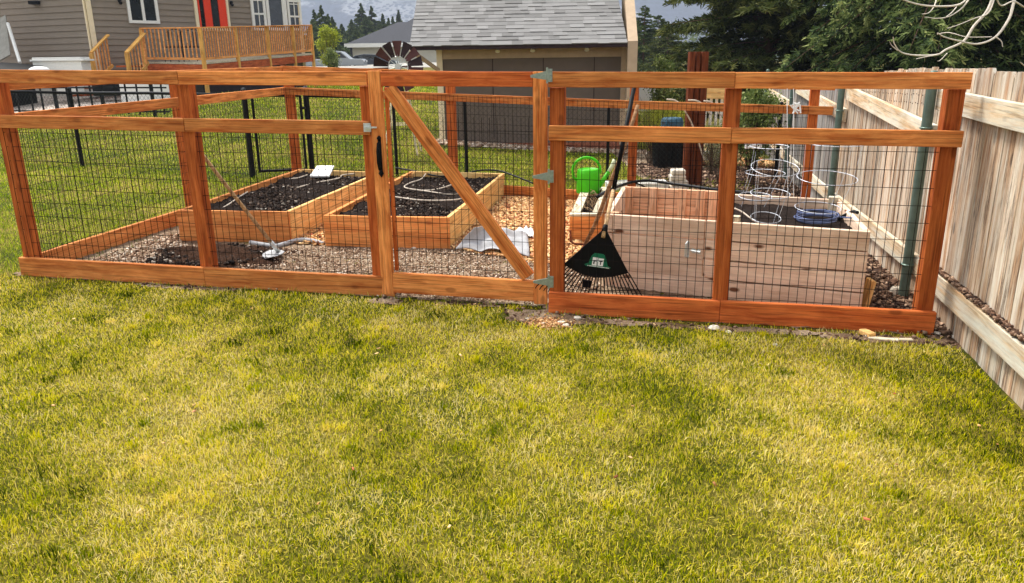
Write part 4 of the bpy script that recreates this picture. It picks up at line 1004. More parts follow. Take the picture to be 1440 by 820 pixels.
# edging stones along shed base
chips('shed_edge_gravel',2600,lambda n:(rng.uniform(-1.5,2.6,n),rng.uniform(14.35,14.95,n)),.05,.5,m_gravel,'pale stones along the foot of the shed','gravel',.01)
# ------------------------------------------------------------------ windmill
wm=thing('garden_windmill','decorative garden windmill with rusty red and dark blades left of the shed','windmill',(at(563,150,13.2)[0],13.2,g(-2,13.2)))
hub=Vector(at(560,94,13.0))
for k in range(14):
    a=2*math.pi*(k+.5)/14; rd=Vector((math.cos(a),0,math.sin(a))); tg=Vector((-math.sin(a),.28,math.cos(a))).normalized()
    r0,r1=.16,.40; w0,w1=.040,.082
    q=[hub+rd*r0-tg*w0*.8,hub+rd*r0+tg*w0*.8,hub+rd*r1+tg*w1,hub+rd*r1-tg*w1]; nn=Vector((0,.004,0))
    mb=MB(); mb.add([p-nn for p in q]+[p+nn for p in q],[(0,1,2,3),(7,6,5,4),(0,4,5,1),(1,5,6,2),(2,6,7,3),(3,7,4,0)]); mb.build('blade',m_mauve if k%2 else m_darkblade,wm)
mb=MB(); mb.ring(hub,.16,.008,24,tilt=Matrix.Rotation(math.pi/2,3,'X'));
for k in range(14):
    a=2*math.pi*(k+.5)/14; mb.tube([hub,hub+Vector((math.cos(a),0,math.sin(a)))*.2],.005,4)
mb.tube([hub+Vector((0,-.04,0)),hub+Vector((0,.1,0))],.05,12); mb.build('hub',m_galv,wm)
base_w=Vector(wm.location); topw=hub+Vector((0,.12,-.05))
for sx,sy_ in((-1,-1),(1,-1),(1,1),(-1,1)):
    mb=MB(); mb.bar(topw+Vector((sx*.05,sy_*.05,0)),base_w+Vector((sx*.28,sy_*.28,-.03)),.025,.025); mb.build('leg',m_trim,wm)
for h_ in(.35,.65):
    mb=MB(); c=base_w.lerp(topw,h_); r_=.28*(1-h_)+.05*h_
    cs=[c+Vector((sx*r_,sy_*r_,0)) for sx,sy_ in((-1,-1),(1,-1),(1,1),(-1,1))]
    for i in range(4): mb.bar(cs[i],cs[(i+1)%4],.018,.018)
    mb.build('cross_brace',m_trim,wm)
mb=MB(); v0=hub+Vector((0,.12,0)); mb.box(v0+Vector((.12,.45,0)),(.01,.3,.22)); mb.tube([v0,v0+Vector((.12,.35,0))],.012,6); mb.build('tail_vane',m_mauve,wm)
# ------------------------------------------------------------------ house
Hz=g(-10,24)
hs=thing('house','grey lap siding house with a red double door and a cedar deck','house',(-10,25,Hz))
C=np.array((-12.35,24.0)); E=np.array((-7.45,29.4)); W=np.array((-21.5,27.7))
def lapwall(name,P,Q,z0,z1,mat,parent,out,ex=.178):
    mb=MB(); z=z0
    while z<z1:
        a=[V3(P+out*.032,z),V3(Q+out*.032,z),V3(Q+out*.003,min(z+ex,z1)),V3(P+out*.003,min(z+ex,z1))]; b_=[V3(P,z),V3(Q,z)]
        mb.add(a+b_,[(0,1,2,3),(4,5,1,0)],random.uniform(.4,.6)); z+=ex
    return mb.build(name,mat,parent)
uf=(E-C)/np.linalg.norm(E-C); of=np.array((uf[1],-uf[0])); uw2=(C-W)/np.linalg.norm(C-W); ow=np.array((uw2[1],-uw2[0]))
lapwall('siding',C,E,Hz+.62,6.2,m_siding,hs,of); lapwall('siding',W,C,Hz+.5,6.2,m_siding,hs,ow)
mb=MB(); mb.add([V3(C,Hz-.5),V3(E,Hz-.5),V3(E,Hz+.62),V3(C,Hz+.62),V3(W,Hz-.5),V3(W,Hz+.62)],[(0,1,2,3),(4,0,3,5)]); mb.build('foundation',m_foundation,hs)
# solid body behind
back=np.array((-uf[1],uf[0]))*6
mb=MB(); mb.prism([tuple(C+np.array((-.02,.05))),tuple(E+np.array((-.05,.02))),tuple(E+back),tuple(W+np.array((0,8))),tuple(W+np.array((0,.05)))],Hz,6.2); mb.build('body',m_siding,hs)
mb=MB(); mb.prism([tuple(C-np.array((.35,.6))),tuple(E+np.array((.5,-.2))),tuple(E+back+np.array((.5,.5))),tuple(W+np.array((-.5,8))),tuple(W+np.array((-.5,-.6)))],6.2,6.4); mb.build('roof',m_roofdark,hs)
def cb(P,o_,w_,uu,z0,z1,mt,nm): 
    mb=MB(); mb.box(V3(P+o_*.03+uu*w_/2,(z0+z1)/2),(w_,.05,z1-z0),frame((uu[0],uu[1],0))); mb.build(nm,mt,hs,bevel=.004)
cb(C,of,.14,uf,Hz+.5,6.2,m_trim,'corner_trim'); cb(C-uw2*.05,ow,.05,uw2,Hz+.5,6.2,m_trim,'corner_trim'); cb(E-uf*.13,of,.13,uf,Hz+.6,6.2,m_trim,'corner_trim')
def onfw(px,py): return onv(px,py,C+of*.02,E+of*.02)
def opening(nm,x0,y0,x1,y1,fw_,mframe,mglass,lites=(),extra_top=0,parent=hs):
    """opening on the front wall between two picture points; y0 top may be off frame"""
    a=onfw(x0,(y0+y1)/2); b_=onfw(x1,(y0+y1)/2); zt=onfw((x0+x1)/2,y0)[2]+extra_top; zb=onfw((x0+x1)/2,y1)[2]
    P=a[:2];Q=b_[:2];L=np.linalg.norm(Q-P); uu=(Q-P)/L; R=frame((uu[0],uu[1],0))
    fr=MB(); c=(P+Q)/2
    fr.box(V3(P+uu*fw_/2+of*.03,(zt+zb)/2),(fw_,.06,zt-zb),R); fr.box(V3(Q-uu*fw_/2+of*.03,(zt+zb)/2),(fw_,.06,zt-zb),R)
    fr.box(V3(c+of*.03,zb+fw_/2),(L-2*fw_,.06,fw_),R); fr.box(V3(c+of*.03,zt-fw_/2),(L-2*fw_,.06,fw_),R)
    for kind,s_,wd,z0,z1 in lites:
        if kind=='v': fr.box(V3(P+uu*L*s_+of*.028,(zt+zb)/2),(wd,.05,zt-zb-2*fw_),R)
        else: fr.box(V3(P+uu*L*(z0+z1)/2+of*.026,zb+(zt-zb)*s_),(L*(z1-z0),.045,wd),R)
    f=fr.build(nm,mframe,parent)
    gl=MB(); gl.box(V3(c+of*.012,(zt+zb)/2),(L-2*fw_+.01,.012,zt-zb-2*fw_+.01),R); gl.build('pane',mglass,f); return f
opening('window',178,-14,221,33,.085,m_white,m_glass,(('v',.5,.08,0,0),))
dr=opening('patio_door',277,-30,317,44,.05,m_red,m_glass,(('v',.33,.24,0,0),('v',.84,.24,0,0)))
opening('door_trim',272,-30,320,44,.10,m_trim,m_glass)
opening('window',353,-6,373,43,.09,m_white,m_glass,(('h',.48,.06,.1,.9),('h',.86,.03,.1,.9),('v',.5,.025,0,0)))
opening('window',374,-12,402,43,.10,m_white,m_glass,(('v',.86,.12,0,0),))
opening('window',404,0,423,43,.08,m_white,m_glass,(('h',.46,.06,.1,.9),('h',.86,.03,.1,.9),('v',.5,.025,0,0)))
for px,py in((324,4),(167,1)):
    p=onfw(px,py); mb=MB(); mb.sphere(Vector(p)+Vector((of[0],of[1],0))*.06,.06,8,6); mb.tube([p,Vector(p)+Vector((of[0]*.12,of[1]*.12,-.08))],[.03,.05],8); mb.build('wall_light',m_black,hs)
p=onv(53,4,W,C); mb=MB(); mb.box(Vector(p)+Vector((ow[0]*.1,ow[1]*.1,0)),(.28,.2,.10)); mb.build('wall_light',m_black,hs)
p0=onv(135,119,W,C+uw2*3); 
# deck
D0=np.array(at(205,87,24.6)); D1=np.array(at(287,88,23.6)); D2=np.array(at(440,75,29.3))
zf=(D0[2]+D1[2])/2
dk=MB(); Wp=[Vector(D0),Vector(D1),Vector(D2),V3(E+of*.05,D2[2]),V3(C+uf*1.3+of*.05,zf)]
k=5; dk.add(Wp+[p-Vector((0,0,.05)) for p in Wp],[tuple(range(k)),tuple(range(2*k-1,k-1,-1))]+[(i,(i+1)%k,k+(i+1)%k,k+i) for i in range(k)])
dko=dk.build('deck',m_whitewood,hs)
for a,b_,mt in((D0,D1,m_deckred),(D1,D2,m_deckred)):
    board('rim_joist',Vector(a)-Vector((0,0,.17)),Vector(b_)-Vector((0,0,.17)),.04,.22,mt,dko)
rh=.97
def railing(a,b_,n,posts,mat=m_deck,lower=.10):
    a=Vector(a);b_=Vector(b_); dd=b_-a; up_=Vector((0,0,1))
    board('rail_cap',a+up_*rh,b_+up_*rh,.13,.035,mat,dko); board('rail_bottom',a+up_*lower,b_+up_*lower,.04,.07,mat,dko)
    for i in range(n):
        p=a+dd*((i+.5)/n); mb=MB(); mb.box(p+up_*(rh/2+.05),(.035,.035,rh-.12)); mb.t=[random.random()]*len(mb.t); mb.build('baluster',mat,dko)
    for s_,low in posts:
        p=a+dd*s_; board('rail_post',p-up_*low,p+up_*(rh-.02),.10,.10,m_deckyellow,dko,upv=(0,1,0))
railing(D0,D1,15,((0,.3),),m_deck)
railing(D1,D2,52,((0,1.2),(.27,.4),(.55,.4),(.80,.4),(1.0,1.2)),m_deck)
mb=MB()   # support posts below deck
for s_ in(.1,.45,.8):
    p=Vector(D1).lerp(Vector(D2),s_)+Vector((-.5,.3,0)); mb=MB(); mb.box((p.x,p.y,(Hz+p.z)/2-.1),(.12,.12,p.z-Hz)); mb.build('support_post',m_deckred,dko)
mb=MB(); a_=D1+np.array((-.3,.6,0)); b2=D2+np.array((-.3,-.2,0)); mb.add([V3(a_,Hz-.1),V3(b2,Hz-.1),V3(b2,zf-.3),V3(a_,zf-.3)]+[V3(a_+np.array((-.05,.02,0)),Hz-.1),V3(b2+np.array((-.05,.02,0)),Hz-.1),V3(b2+np.array((-.05,.02,0)),zf-.3),V3(a_+np.array((-.05,.02,0)),zf-.3)],[(0,1,2,3),(7,6,5,4),(0,4,5,1),(3,2,6,7)]); mb.build('under_deck_shade',m_darkblade,dko)  # added dark sheet, stands in for the shade of the open space under the deck
# stairs with two sloping rails
def srail(x0,y0,x1,y1,Y0,Y1):
    a=Vector(at(x0,y0,Y0)); b_=Vector(at(x1,y1,Y1)); up_=Vector((0,0,1))
    board('stair_rail_cap',a,b_,.13,.04,m_deckyellow,dko); board('stair_rail_bottom',a-up_*.85,b_-up_*.85,.04,.09,m_deckyellow,dko)
    for i in range(6):
        p=a.lerp(b_,(i+.6)/6.4); mb=MB(); mb.box(p-up_*.43,(.035,.035,.82)); mb.build('baluster',m_deck,dko)
    board('rail_post',a-up_*1.05,a-up_*.02,.10,.10,m_deckyellow,dko,upv=(0,1,0))
srail(128,74,152,49,23.3,23.9); srail(178,74,203,47,23.2,24.4)
st=MB(); s0=Vector(at(165,100,23.2)); s1=Vector(D0)
for i in range(5):
    t=(i+.5)/5; c=Vector((-12.6,23.4,Hz)).lerp(Vector((D0[0]-.2,24.3,zf)),t); st.box(c,(.32,1.0,.05))
st.build('stair_treads',m_deckred,dko)
# deck furniture (chair backs and table) - dark scrollwork set
def patio_chair(px,Y,label):
    p=Vector(at(px,87,Y)); p.z=zf+.0; t=thing('patio_chair',label,'chair',tuple(p),'dark metal patio chairs on the deck')
    mb=MB(); mb.box(p+Vector((0,0,.44)),(.44,.42,.03)); mb.build('seat',m_black,t)
    mb=MB(); 
    for s_ in(-.2,-.1,0,.1,.2): mb.tube([p+Vector((s_,.2,.45)),p+Vector((s_*.9,.24,.9))],.012,5)
    mb.tube([p+Vector((-.21,.2,.45)),p+Vector((-.2,.25,.92)),p+Vector((0,.26,.98)),p+Vector((.2,.25,.92)),p+Vector((.21,.2,.45))],.014,6); mb.build('backrest',m_black,t)
    for sx in(-.19,.19):
        for sy_ in(-.18,.18): mb=MB(); mb.tube([p+Vector((sx,sy_,.43)),p+Vector((sx*1.1,sy_*1.1,0))],.013,6); mb.build('leg',m_black,t)
patio_chair(246,24.6,'left dark metal patio chair behind the deck railing'); patio_chair(272,24.9,'right dark metal patio chair behind the deck railing')
# junk by the house wing
def simple(name,label,cat,build,mat,**k):
    mb=MB(); build(mb); o=mb.build(name,mat,**k); tag(o,label,cat); return o
simple('leaning_panel','tall pale weathered panel leaning on the house wing at far left','panel',lambda mb:mb.bar(at(-8,90,23.2),at(-14,34,24.2),1.15,.04,upv=(0,-1,0)),m_concrete,bevel=.005)
simple('long_pole','white pole leaning on the house wing beside the pale panel','pole',lambda mb:mb.tube([at(11,33,23.8),at(28,88,22.8)],.045,8),m_white)
def hottub(mb):
    p=at(-25,120,21.2); z0=g(p[0],21.2)+.22
    mb.prism([(-16.6,20.4),(-13.55,20.4),(-13.3,20.8),(-13.3,22.4),(-16.6,22.4)],z0-.3,z0+.55)
    # folded cover, sagging edge
    vs=[(-16.8,20.2,z0+.78),(-14.2,20.2,z0+.78),(-13.0,20.5,z0+.63),(-12.75,21.0,z0+.70),(-13.0,22.5,z0+.86),(-14.2,22.5,z0+.95),(-16.8,22.5,z0+.95)]
    k=len(vs); mb.add(vs+[(x,y,z-.10) for x,y,z in vs],[tuple(range(k)),tuple(range(2*k-1,k-1,-1))]+[(i,(i+1)%k,k+(i+1)%k,k+i) for i in range(k)])
simple('covered_spa','low black covered spa tub at the foot of the house wing','spa',hottub,m_blackplastic,bevel=.03,seg=2)
simple('white_cabinet','long white outdoor cabinet against the house wing','cabinet',lambda mb:(mb.box(Vector(at(88,95,22.6)),(1.35,.5,.55)),mb.box(Vector(at(88,86,22.6))+Vector((0,0,.02)),(1.5,.6,.05))),m_white,bevel=.01)
simple('white_bag','round white bag in front of the white cabinet','bag',lambda mb:mb.sphere(Vector(at(55,99,20.3)),(.26,.16,.10),12,8,jit=.05),m_whiteprint,smooth=True)
simple('storage_bench','white panelled storage bench below the deck stairs','bench',lambda mb:(mb.box(Vector(at(212,124,22.3)),(1.5,.5,.75)),mb.box(Vector(at(212,124,22.3))+Vector((0,0,.39)),(1.58,.56,.05))),m_white,bevel=.01)
simple('window_well','dark basement window well with a steel rim by the gravel bed','window well',lambda mb:mb.box(Vector(at(157,124,22.6)),(.85,.5,.40)),m_black,bevel=.01)
simple('white_crate','small white crate on the gravel bed','crate',lambda mb:mb.box(Vector(at(99,122,22.2)),(.55,.4,.30)),m_white,bevel=.01)
# black bar fence in front of gravel bed
bf=thing('bar_fence','low black metal bar fence standing on the gravel bed','fence',(-14,19.6,g(-14,19.6)))
def bfp(px): p=onv(px,140,(-20,20.6),(-8.6,18.4)); return p[:2]
a=bfp(-30); b_=bfp(236)
for h_ in(.12,.66):
    mb=MB(); mb.bar(V3(a,g(*a)+h_),V3(b_,g(*b_)+h_),.03,.035); mb.build('rail',m_black,bf)
for px in range(-25,236,17):
    p=bfp(px+random.uniform(-2,2)); mb=MB(); r_=.032 if (px//17)%4==0 else .016; mb.box(V3(p,g(*p)+.40),(r_*2,r_*2,.80 if r_>.02 else .68)); mb.build('bar',m_black,bf)
# ------------------------------------------------------------------ foliage generators
def quads_from(C_,D_,Wd,t):
    """leaf quads: centres C_, direction*length D_, half width vectors Wd"""
    n=len(C_); v=np.stack([C_-Wd,C_+Wd,C_+D_+Wd*.35,C_+D_-Wd*.35],1).reshape(-1,3); f=np.arange(n*4).reshape(-1,4); return v,f,t
def crown_mesh(name,pts,dirs,L,Wd,tint,mat,parent):
    n=len(pts); d_=dirs/np.linalg.norm(dirs,axis=1,keepdims=True); r=rng.normal(size=(n,3)); s=np.cross(d_,r); s/=np.linalg.norm(s,axis=1,keepdims=True)+1e-9
    v,f,t=quads_from(pts,d_*L[:,None],s*Wd[:,None],tint)
    return npmesh(name,v,f,mat,parent,tint=t,origin=v.mean(0))
def conifer(x,y,h,r,label,mat,grp,nb=90,nsub=14,nl=10,droop=.5,leaf=.12,lw=.02,z0=.6,z=None,shape=1.0,cat='conifer tree',zmax=None,trunkr=None):
    z=g(x,y) if z is None else z
    t=thing('conifer_tree',label,cat,(x,y,z),grp)
    mb=MB(); tr=trunkr or h*.018; mb.tube([(x,y,z-.2),(x,y,z+h*.5),(x,y,z+h*.98)],[tr,tr*.6,tr*.12],8); mb.build('trunk',m_bark,t,smooth=True)
    P=[];D=[];T_=[];LL=[]; bb=MB()
    for i in range(nb):
        f_=(i+random.random())/nb; f_=f_**.85; hz=z0+(h-z0)*f_; R=r*(1-f_)**shape*random.uniform(.55,1.2)+.05
        if zmax and hz>zmax: R*=1
        a=random.uniform(0,2*math.pi); ca,sa=math.cos(a),math.sin(a)
        up0=.25*(f_)-.02
        # branch curve
        bp=[]
        for s in np.linspace(0,1,7): bp.append(np.array([ca*R*s,sa*R*s,hz+R*(up0*s-droop*s*s+.18*droop*s**4)]))
        bb.tube([(x+q[0],y+q[1],z+q[2]) for q in bp],[.02*h/8*(1-k/7.5) for k in range(7)],4,.5,False)
        bp=np.array(bp); 
        for k in range(nsub):
            s=.18+.82*(k+random.random())/nsub; i0=min(5,int(s*6)); fr=s*6-i0; b0=bp[i0]*(1-fr)+bp[i0+1]*fr
            side=random.choice((-1,1)); sl=R*.34*(1.15-s)*random.uniform(.6,1.2)+leaf*min(1,(1-f_)*2.2)
            dv=np.array([-sa*side+ca*.7,ca*side+sa*.7,-.25-droop*.9*random.uniform(.3,1.2)]); dv/=np.linalg.norm(dv)
            ss=rng.uniform(0,1,nl); pts=b0+dv*(ss[:,None]*sl)+rng.normal(0,leaf*.18,(nl,3))
            dd=dv+rng.normal(0,.55,(nl,3)); P.append(pts); D.append(dd); LL.append(np.full(nl,.25+.75*min(1,(1-f_)*2.2)))
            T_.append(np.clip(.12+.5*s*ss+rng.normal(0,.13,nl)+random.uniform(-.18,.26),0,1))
    bb.build('branches',m_bark,t)
    P=np.concatenate(P)+np.array([x,y,z]); D=np.concatenate(D); T_=np.concatenate(T_); LL=np.concatenate(LL); n=len(P)
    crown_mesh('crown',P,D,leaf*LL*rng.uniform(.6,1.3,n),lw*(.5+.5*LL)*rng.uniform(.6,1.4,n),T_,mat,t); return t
gr='big dark conifers behind the board fence'
conifer(8.3,15.2,9.5,3.6,'large drooping spruce behind the board fence, centre of the dark row',m_leafdark,gr,340,26,30,.62,.12,.017,z0=.8,shape=.7)
conifer(11.8,14.6,9.0,3.3,'spruce at the far right of the dark row behind the board fence',m_leafdark,gr,260,24,26,.5,.12,.017,z0=.8,shape=.7)
conifer(9.6,19.5,11,4.2,'darkest spruce standing back between the two front spruces',m_leafdark,gr,200,22,18,.45,.14,.018,z0=1.0,shape=.6)
conifer(6.0,18.6,7.5,2.5,'dense round pine at the left end of the dark row',m_pine,gr,330,26,24,.14,.13,.016,z0=.7,shape=.45)
conifer(14.5,19,10,4,'broad olive green spruce behind the near board fence at right edge',m_pine,gr,150,20,18,.35,.14,.018,z0=1.0,shape=.6)
# trees beyond: left cluster behind neighbour house
def far_tree(px,py_top,Y,r_,label,mat=None,droop=.22,shape=1.25,nb=120,grp='conifers beyond the neighbouring house'):
    p=at(px,py_top,Y); z=g(p[0],Y); r=r_*1.9; conifer(p[0],Y,p[2]-z,r,label,mat or m_far,grp,nb,16,16,droop,.20*Y/110,.05*Y/110,z0=.5,shape=shape)
for px,pt_,Y,r,lb in((451,8,75,1.5,'tall conifer just right of the house corner, behind the yellow green tree'),(441,14,82,1.4,'narrow conifer partly hidden by the house corner'),(467,24,95,1.5,'short conifer between the yellow tree and the tall pair'),
    (507,5,110,2.3,'tallest left conifer of the pair above the neighbouring roof'),(522,9,112,2.2,'right conifer of the tall pair above the neighbouring roof'),(494,28,105,1.9,'lower conifer left of the tall pair'),(538,20,118,1.3,'narrow conifer right of the tall pair'),(546,26,121,1.2,'small conifer second right of the tall pair'),(560,15,125,1.3,'pointed conifer standing above the neighbouring roof ridge'),(552,24,130,1.1,'small conifer just left of the pointed one above the roof'),(533,30,100,1.5,'low conifer touching the neighbouring roof slope'),(480,34,100,1.7,'low conifer behind the silver pickup'),(514,22,96,2.0,'bushy conifer low between the tall pair'),(500,40,92,1.8,'low conifer touching the left eave of the neighbouring roof'),(473,44,90,1.5,'smallest conifer behind the pickup cab'),(461,20,88,1.3,'slim conifer behind the yellow green tree')):
    far_tree(px,pt_,Y,r,lb)
far_tree(907,8,45,1.1,'thin conifer just right of the shed roof',grp='trees between shed and dark pine',shape=.7)
far_tree(927,22,60,1.5,'second conifer right of the shed, shorter',grp='trees between shed and dark pine',shape=.7)
far_tree(898,30,55,1.2,'low conifer right behind the shed corner',grp='trees between shed and dark pine',shape=.7)
far_tree(940,40,38,1.2,'small dark conifer left of the dark brown post pair',m_pine,grp='trees between shed and dark pine',shape=.6)
def blob_tree(name,x,y,z,h,r,mat,label,cat,n=4000,leaf=.08,lw=.03,trunk=True,grp=None,zs=.35,squash=1.0,bark=None):
    t=thing(name,label,cat,(x,y,z),grp); P=[];T_=[]
    k=26; cs=[]
    mb=MB()
    for i in range(k):
        a=random.uniform(0,2*math.pi); rr=r*math.sqrt(random.random())*.75; hz=h*zs+(h*(1-zs))*random.random(); sh=math.sin(math.pi*min(1,max(0.08,(hz-h*zs)/(h*(1-zs)))))**.6
        c=np.array([math.cos(a)*rr*sh,math.sin(a)*rr*sh,hz]); cs.append(c)
        mb.tube([(x,y,z),(x+c[0]*.4,y+c[1]*.4,z+c[2]*.55),(x+c[0],y+c[1],z+c[2])],[h*.012,h*.007,h*.002],4,.5,False)
    mb.build('trunk' if trunk else 'stems',bark or m_bark,t)
    for c in cs:
        m_=n//k; p=c+rng.normal(0,r*.2,(m_,3))*np.array([1,1,squash]); P.append(p); T_.append(np.clip(rng.normal(.5+random.uniform(-.2,.2),.18,m_),0,1))
    P=np.concatenate(P); P[:,2]=np.maximum(P[:,2],.02); P=P+np.array([x,y,z]); nn=len(P)
    crown_mesh('crown',P,rng.normal(size=(nn,3)),leaf*rng.uniform(.6,1.3,nn),lw*rng.uniform(.6,1.3,nn),np.concatenate(T_),mat,t); return t
p=at(462,70,40); blob_tree('young_tree',p[0],40,g(p[0],40),at(462,36,40)[2]-g(p[0],40),.62,m_yellow,'yellow green young tree in leaf right of the deck','tree',5000,.07,.03)
p=at(466,80,38); blob_tree('shrub',p[0],38,g(p[0],38),at(466,72,38)[2]-g(p[0],38),.42,m_shrub,'pale green shrub in front of the silver pickup','shrub',2500,.06,.02)
p=at(931,100,16); blob_tree('shrub',p[0],16,g(p[0],16),at(931,80,16)[2]-g(p[0],16),.35,m_shrub,'green shrub left of the dark brown posts','shrub',3000,.05,.016)
p=atg(1062,262); blob_tree('shrub',p[0]-.05,p[1],p[2],1.25,.42,m_shrub,'leafy green shrub with white flowers behind the tall planter','shrub',6500,.035,.014,trunk=False)
mb=MB()
for i in range(60): mb.sphere(Vector(at(1062+random.uniform(-14,8),203+random.uniform(-5,5),9.6)),.018,5,4)
o=mb.build('white_blossom',m_whiteprint); tag(o,'cluster of small white blossoms on top of the leafy shrub','blossom')
def dry_bush(px,pyb,h,r,label,n=34,mat=None,dz=0):
    p=atg(px,pyb); mb=MB(); 
    for i in range(n):
        a=random.uniform(0,6.28); e=random.uniform(.2,1); b0=Vector(p)+Vector((random.uniform(-.08,.08),random.uniform(-.08,.08),0)); tip=Vector(p)+Vector((math.cos(a)*r*e,math.sin(a)*r*e,h*random.uniform(.6,1)))
        m1=b0.lerp(tip,.5)+Vector((random.uniform(-.08,.08),random.uniform(-.08,.08),.05)); mb.tube([b0,m1,tip],[.006,.004,.0015],4,random.random(),False)
        for k in range(2): q=m1.lerp(tip,random.random()); mb.tube([q,q+Vector((random.uniform(-.15,.15),random.uniform(-.15,.15),random.uniform(.02,.18)))],[.004,.0015],3,random.random(),False)
    o=mb.build('bare_shrub',mat or m_bark); tag(o,label,'shrub'); return o
dry_bush(918,232,.95,.5,'bare brown shrub just left of the black bins')
dry_bush(1000,246,.9,.45,'bare shrub between the dark brown posts and the middle right post',12)
dry_bush(1012,262,.55,.35,'low bare shrub in front of the white edging board',14)
blob_tree('ground_shrub',*atg(1005,238)[:2],g(3,11),.42,.55,m_olive,'olive scrub at the foot of the dark brown posts','shrub',2500,.03,.01,trunk=False)
# yellow grass tuft (ornamental)
p=at(935,140,15.0); gx=rng.normal(p[0],.16,1400); gy=rng.normal(15,.15,1400); v_,f_=blades(gx,gy,rng.uniform(.6,1.15,1400),.014,.28)
o=npmesh('ornamental_grass',v_,f_,m_yellow,tint=np.repeat(rng.uniform(.2,1,1400),3),origin=(p[0],15,g(p[0],15))); tag(o,'tall yellow ornamental grass clump left of the dark brown posts','grass clump')
# ------------------------------------------------------------------ dark brown post pair (arbor)
ab=thing('arbor_posts','tall dark brown timber post pair standing behind the garden fence','posts',tuple(atg(972,262)))
q=Vector(ab.location); tz=at(972,73,q.y)[2]
for dx,t_ in((-.085,.07),(.0,.06),(.085,.085)):
    board('post_timber',(q.x+dx,q.y+(0 if dx else .03),q.z-.1),(q.x+dx,q.y+(0 if dx else .03),tz),.13,t_,m_arbor,ab,upv=(1,0,0))
# bits behind
def boxthing(name,px,py,Y,size,mat,label,cat,bev=.01,rz=0):
    p=at(px,py,Y); mb=MB(); mb.box(p,size,Matrix.Rotation(rz,3,'Z')); o=mb.build(name,mat,bevel=bev); tag(o,label,cat); return o
def bin_(px,pyb,Y,r,h,label):
    p=at(px,pyb,Y); mb=MB(); mb.lathe(p,[(0,0),(r*.8,0),(r,h),(r*1.06,h),(r*1.06,h+.03),(r*.9,h+.04),(0,h+.06)],20); o=mb.build('black_bin',m_blackplastic,smooth=False); tag(o,label,'bin','black bins behind the back fence')
bin_(930,235,12.4,.17,.48,'left black plastic bin behind the back fence'); bin_(951,234,12.5,.21,.5,'right black plastic bin beside the dark brown posts')
mb=MB(); p_=at(943,222,13.0); mb.lathe(p_,[(0,0),(.17,0),(.185,.05),(.18,.25),(.19,.27),(.18,.29),(.185,.6),(.17,.64),(.15,.66),(0,.66)],20); o=mb.build('water_barrel',m_blue,smooth=False); tag(o,'light blue plastic barrel standing behind the black bins','barrel')
boxthing('edging_timber',992,219,12.9,(.75,.12,.15),m_white,'pale edging timber right of the dark brown posts','edging',.01,-.25)
mb=MB(); p=Vector(atg(954,270)); 
for k in range(4): mb.box(p+Vector((random.uniform(-.02,.02),.05,.05+.07*k)),(.24-.02*k,.2,.065),Matrix.Rotation(random.uniform(-.15,.15),3,'Z'))
o=mb.build('stone_stack',m_stone,bevel=.012); tag(o,'stack of pale stone blocks at the foot of the dark brown posts','stone stack')
tr=thing('seed_tray','long white seed tray behind the tall planter','tray',tuple(atg(898,270)))
p=Vector(atg(895,266)); mb=MB()
for dy in(-.14,.14): mb.box(p+Vector((0,dy,.05)),(.78,.03,.10))
for dx in(-.39,0,.33,.39): mb.box(p+Vector((dx,0,.05)),(.03,.26,.10))
mb.box(p+Vector((0,0,.01)),(.76,.26,.012)); mb.build('frame',m_white,tr,bevel=.003)
chips('reddish_gravel',1500,lambda n:(rng.uniform(2.9,4.4,n),rng.uniform(12.8,15.5,n)),.09,.6,m_chip,'reddish tan rubble bank right of the dark brown posts','gravel',.05)
chips('planting_bed_litter',3500,lambda n:(rng.uniform(2.0,4.2,n),rng.uniform(9.6,12.8,n)),.045,.4,m_darkchip,'dark leaf litter on the planting bed behind the back fence','leaf litter',.012)
sheet('planting_bed',np.arange(1.9,4.6,.2),np.arange(9.2,17.2,.2),.008,m_gsoil)
# pale plank gate / picket panel behind mid rail right
pk=thing('picket_panel','pale timber picket panel seen between the rails left of the middle right post','panel',tuple(at(1008,160,15.5)))
for py_ in(126,): 
    a=at(975,126,15.5);b_=at(1042,128,15.5); board('rail',a,b_,.04,.16,m_bedside,pk)
a=at(975,135,15.5);b_=at(1042,137,15.5); board('rail',a,b_,.04,.08,m_bedside,pk)
for i in range(9):
    a=Vector(at(978+i*7.6,134,15.6)); mb=MB(); mb.box(a+Vector((0,0,-.28)),(.05,.02,.6)); mb.build('picket',m_white,pk)
a=at(974,120,15.5); board('stile',a,Vector(a)-Vector((0,0,.9)),.05,.07,m_bedside,pk,upv=(0,1,0))
# white wall panel right of shed
boxthing('utility_board',913,132,17.5,(.62,.05,.75),m_white,'flat white board standing between the shed and the ornamental grass','board')
boxthing('steel_stand',927,136,17.0,(.04,.04,.75),m_galv,'grey steel upright beside the flat white board','upright')
boxthing('lean_timber',884,134,14.6,(.10,.05,.62),m_trim,'pale timber upright at the right corner of the shed','upright')
# long tan hoops
for i,(xs_) in enumerate(([(938,140),(948,141),(957,147),(964,158),(972,172),(981,196),(990,225)],[(968,141),(980,142),(990,149),(998,160)],[(990,142),(1000,144),(1006,152),(1013,162)])):
    curve('fiber_hoop',['tan hoop bent over the back rail, left of three','tan hoop bent over the back rail, middle of three','tan hoop bent over the back rail, right of three'][i],'hoop',[at(a,b_,10.2+.05*k) for k,(a,b_) in enumerate(xs_)],.011,m_tube)
for i,(a,b_) in enumerate(((927,161),(932,160),(961,167))):
    pass
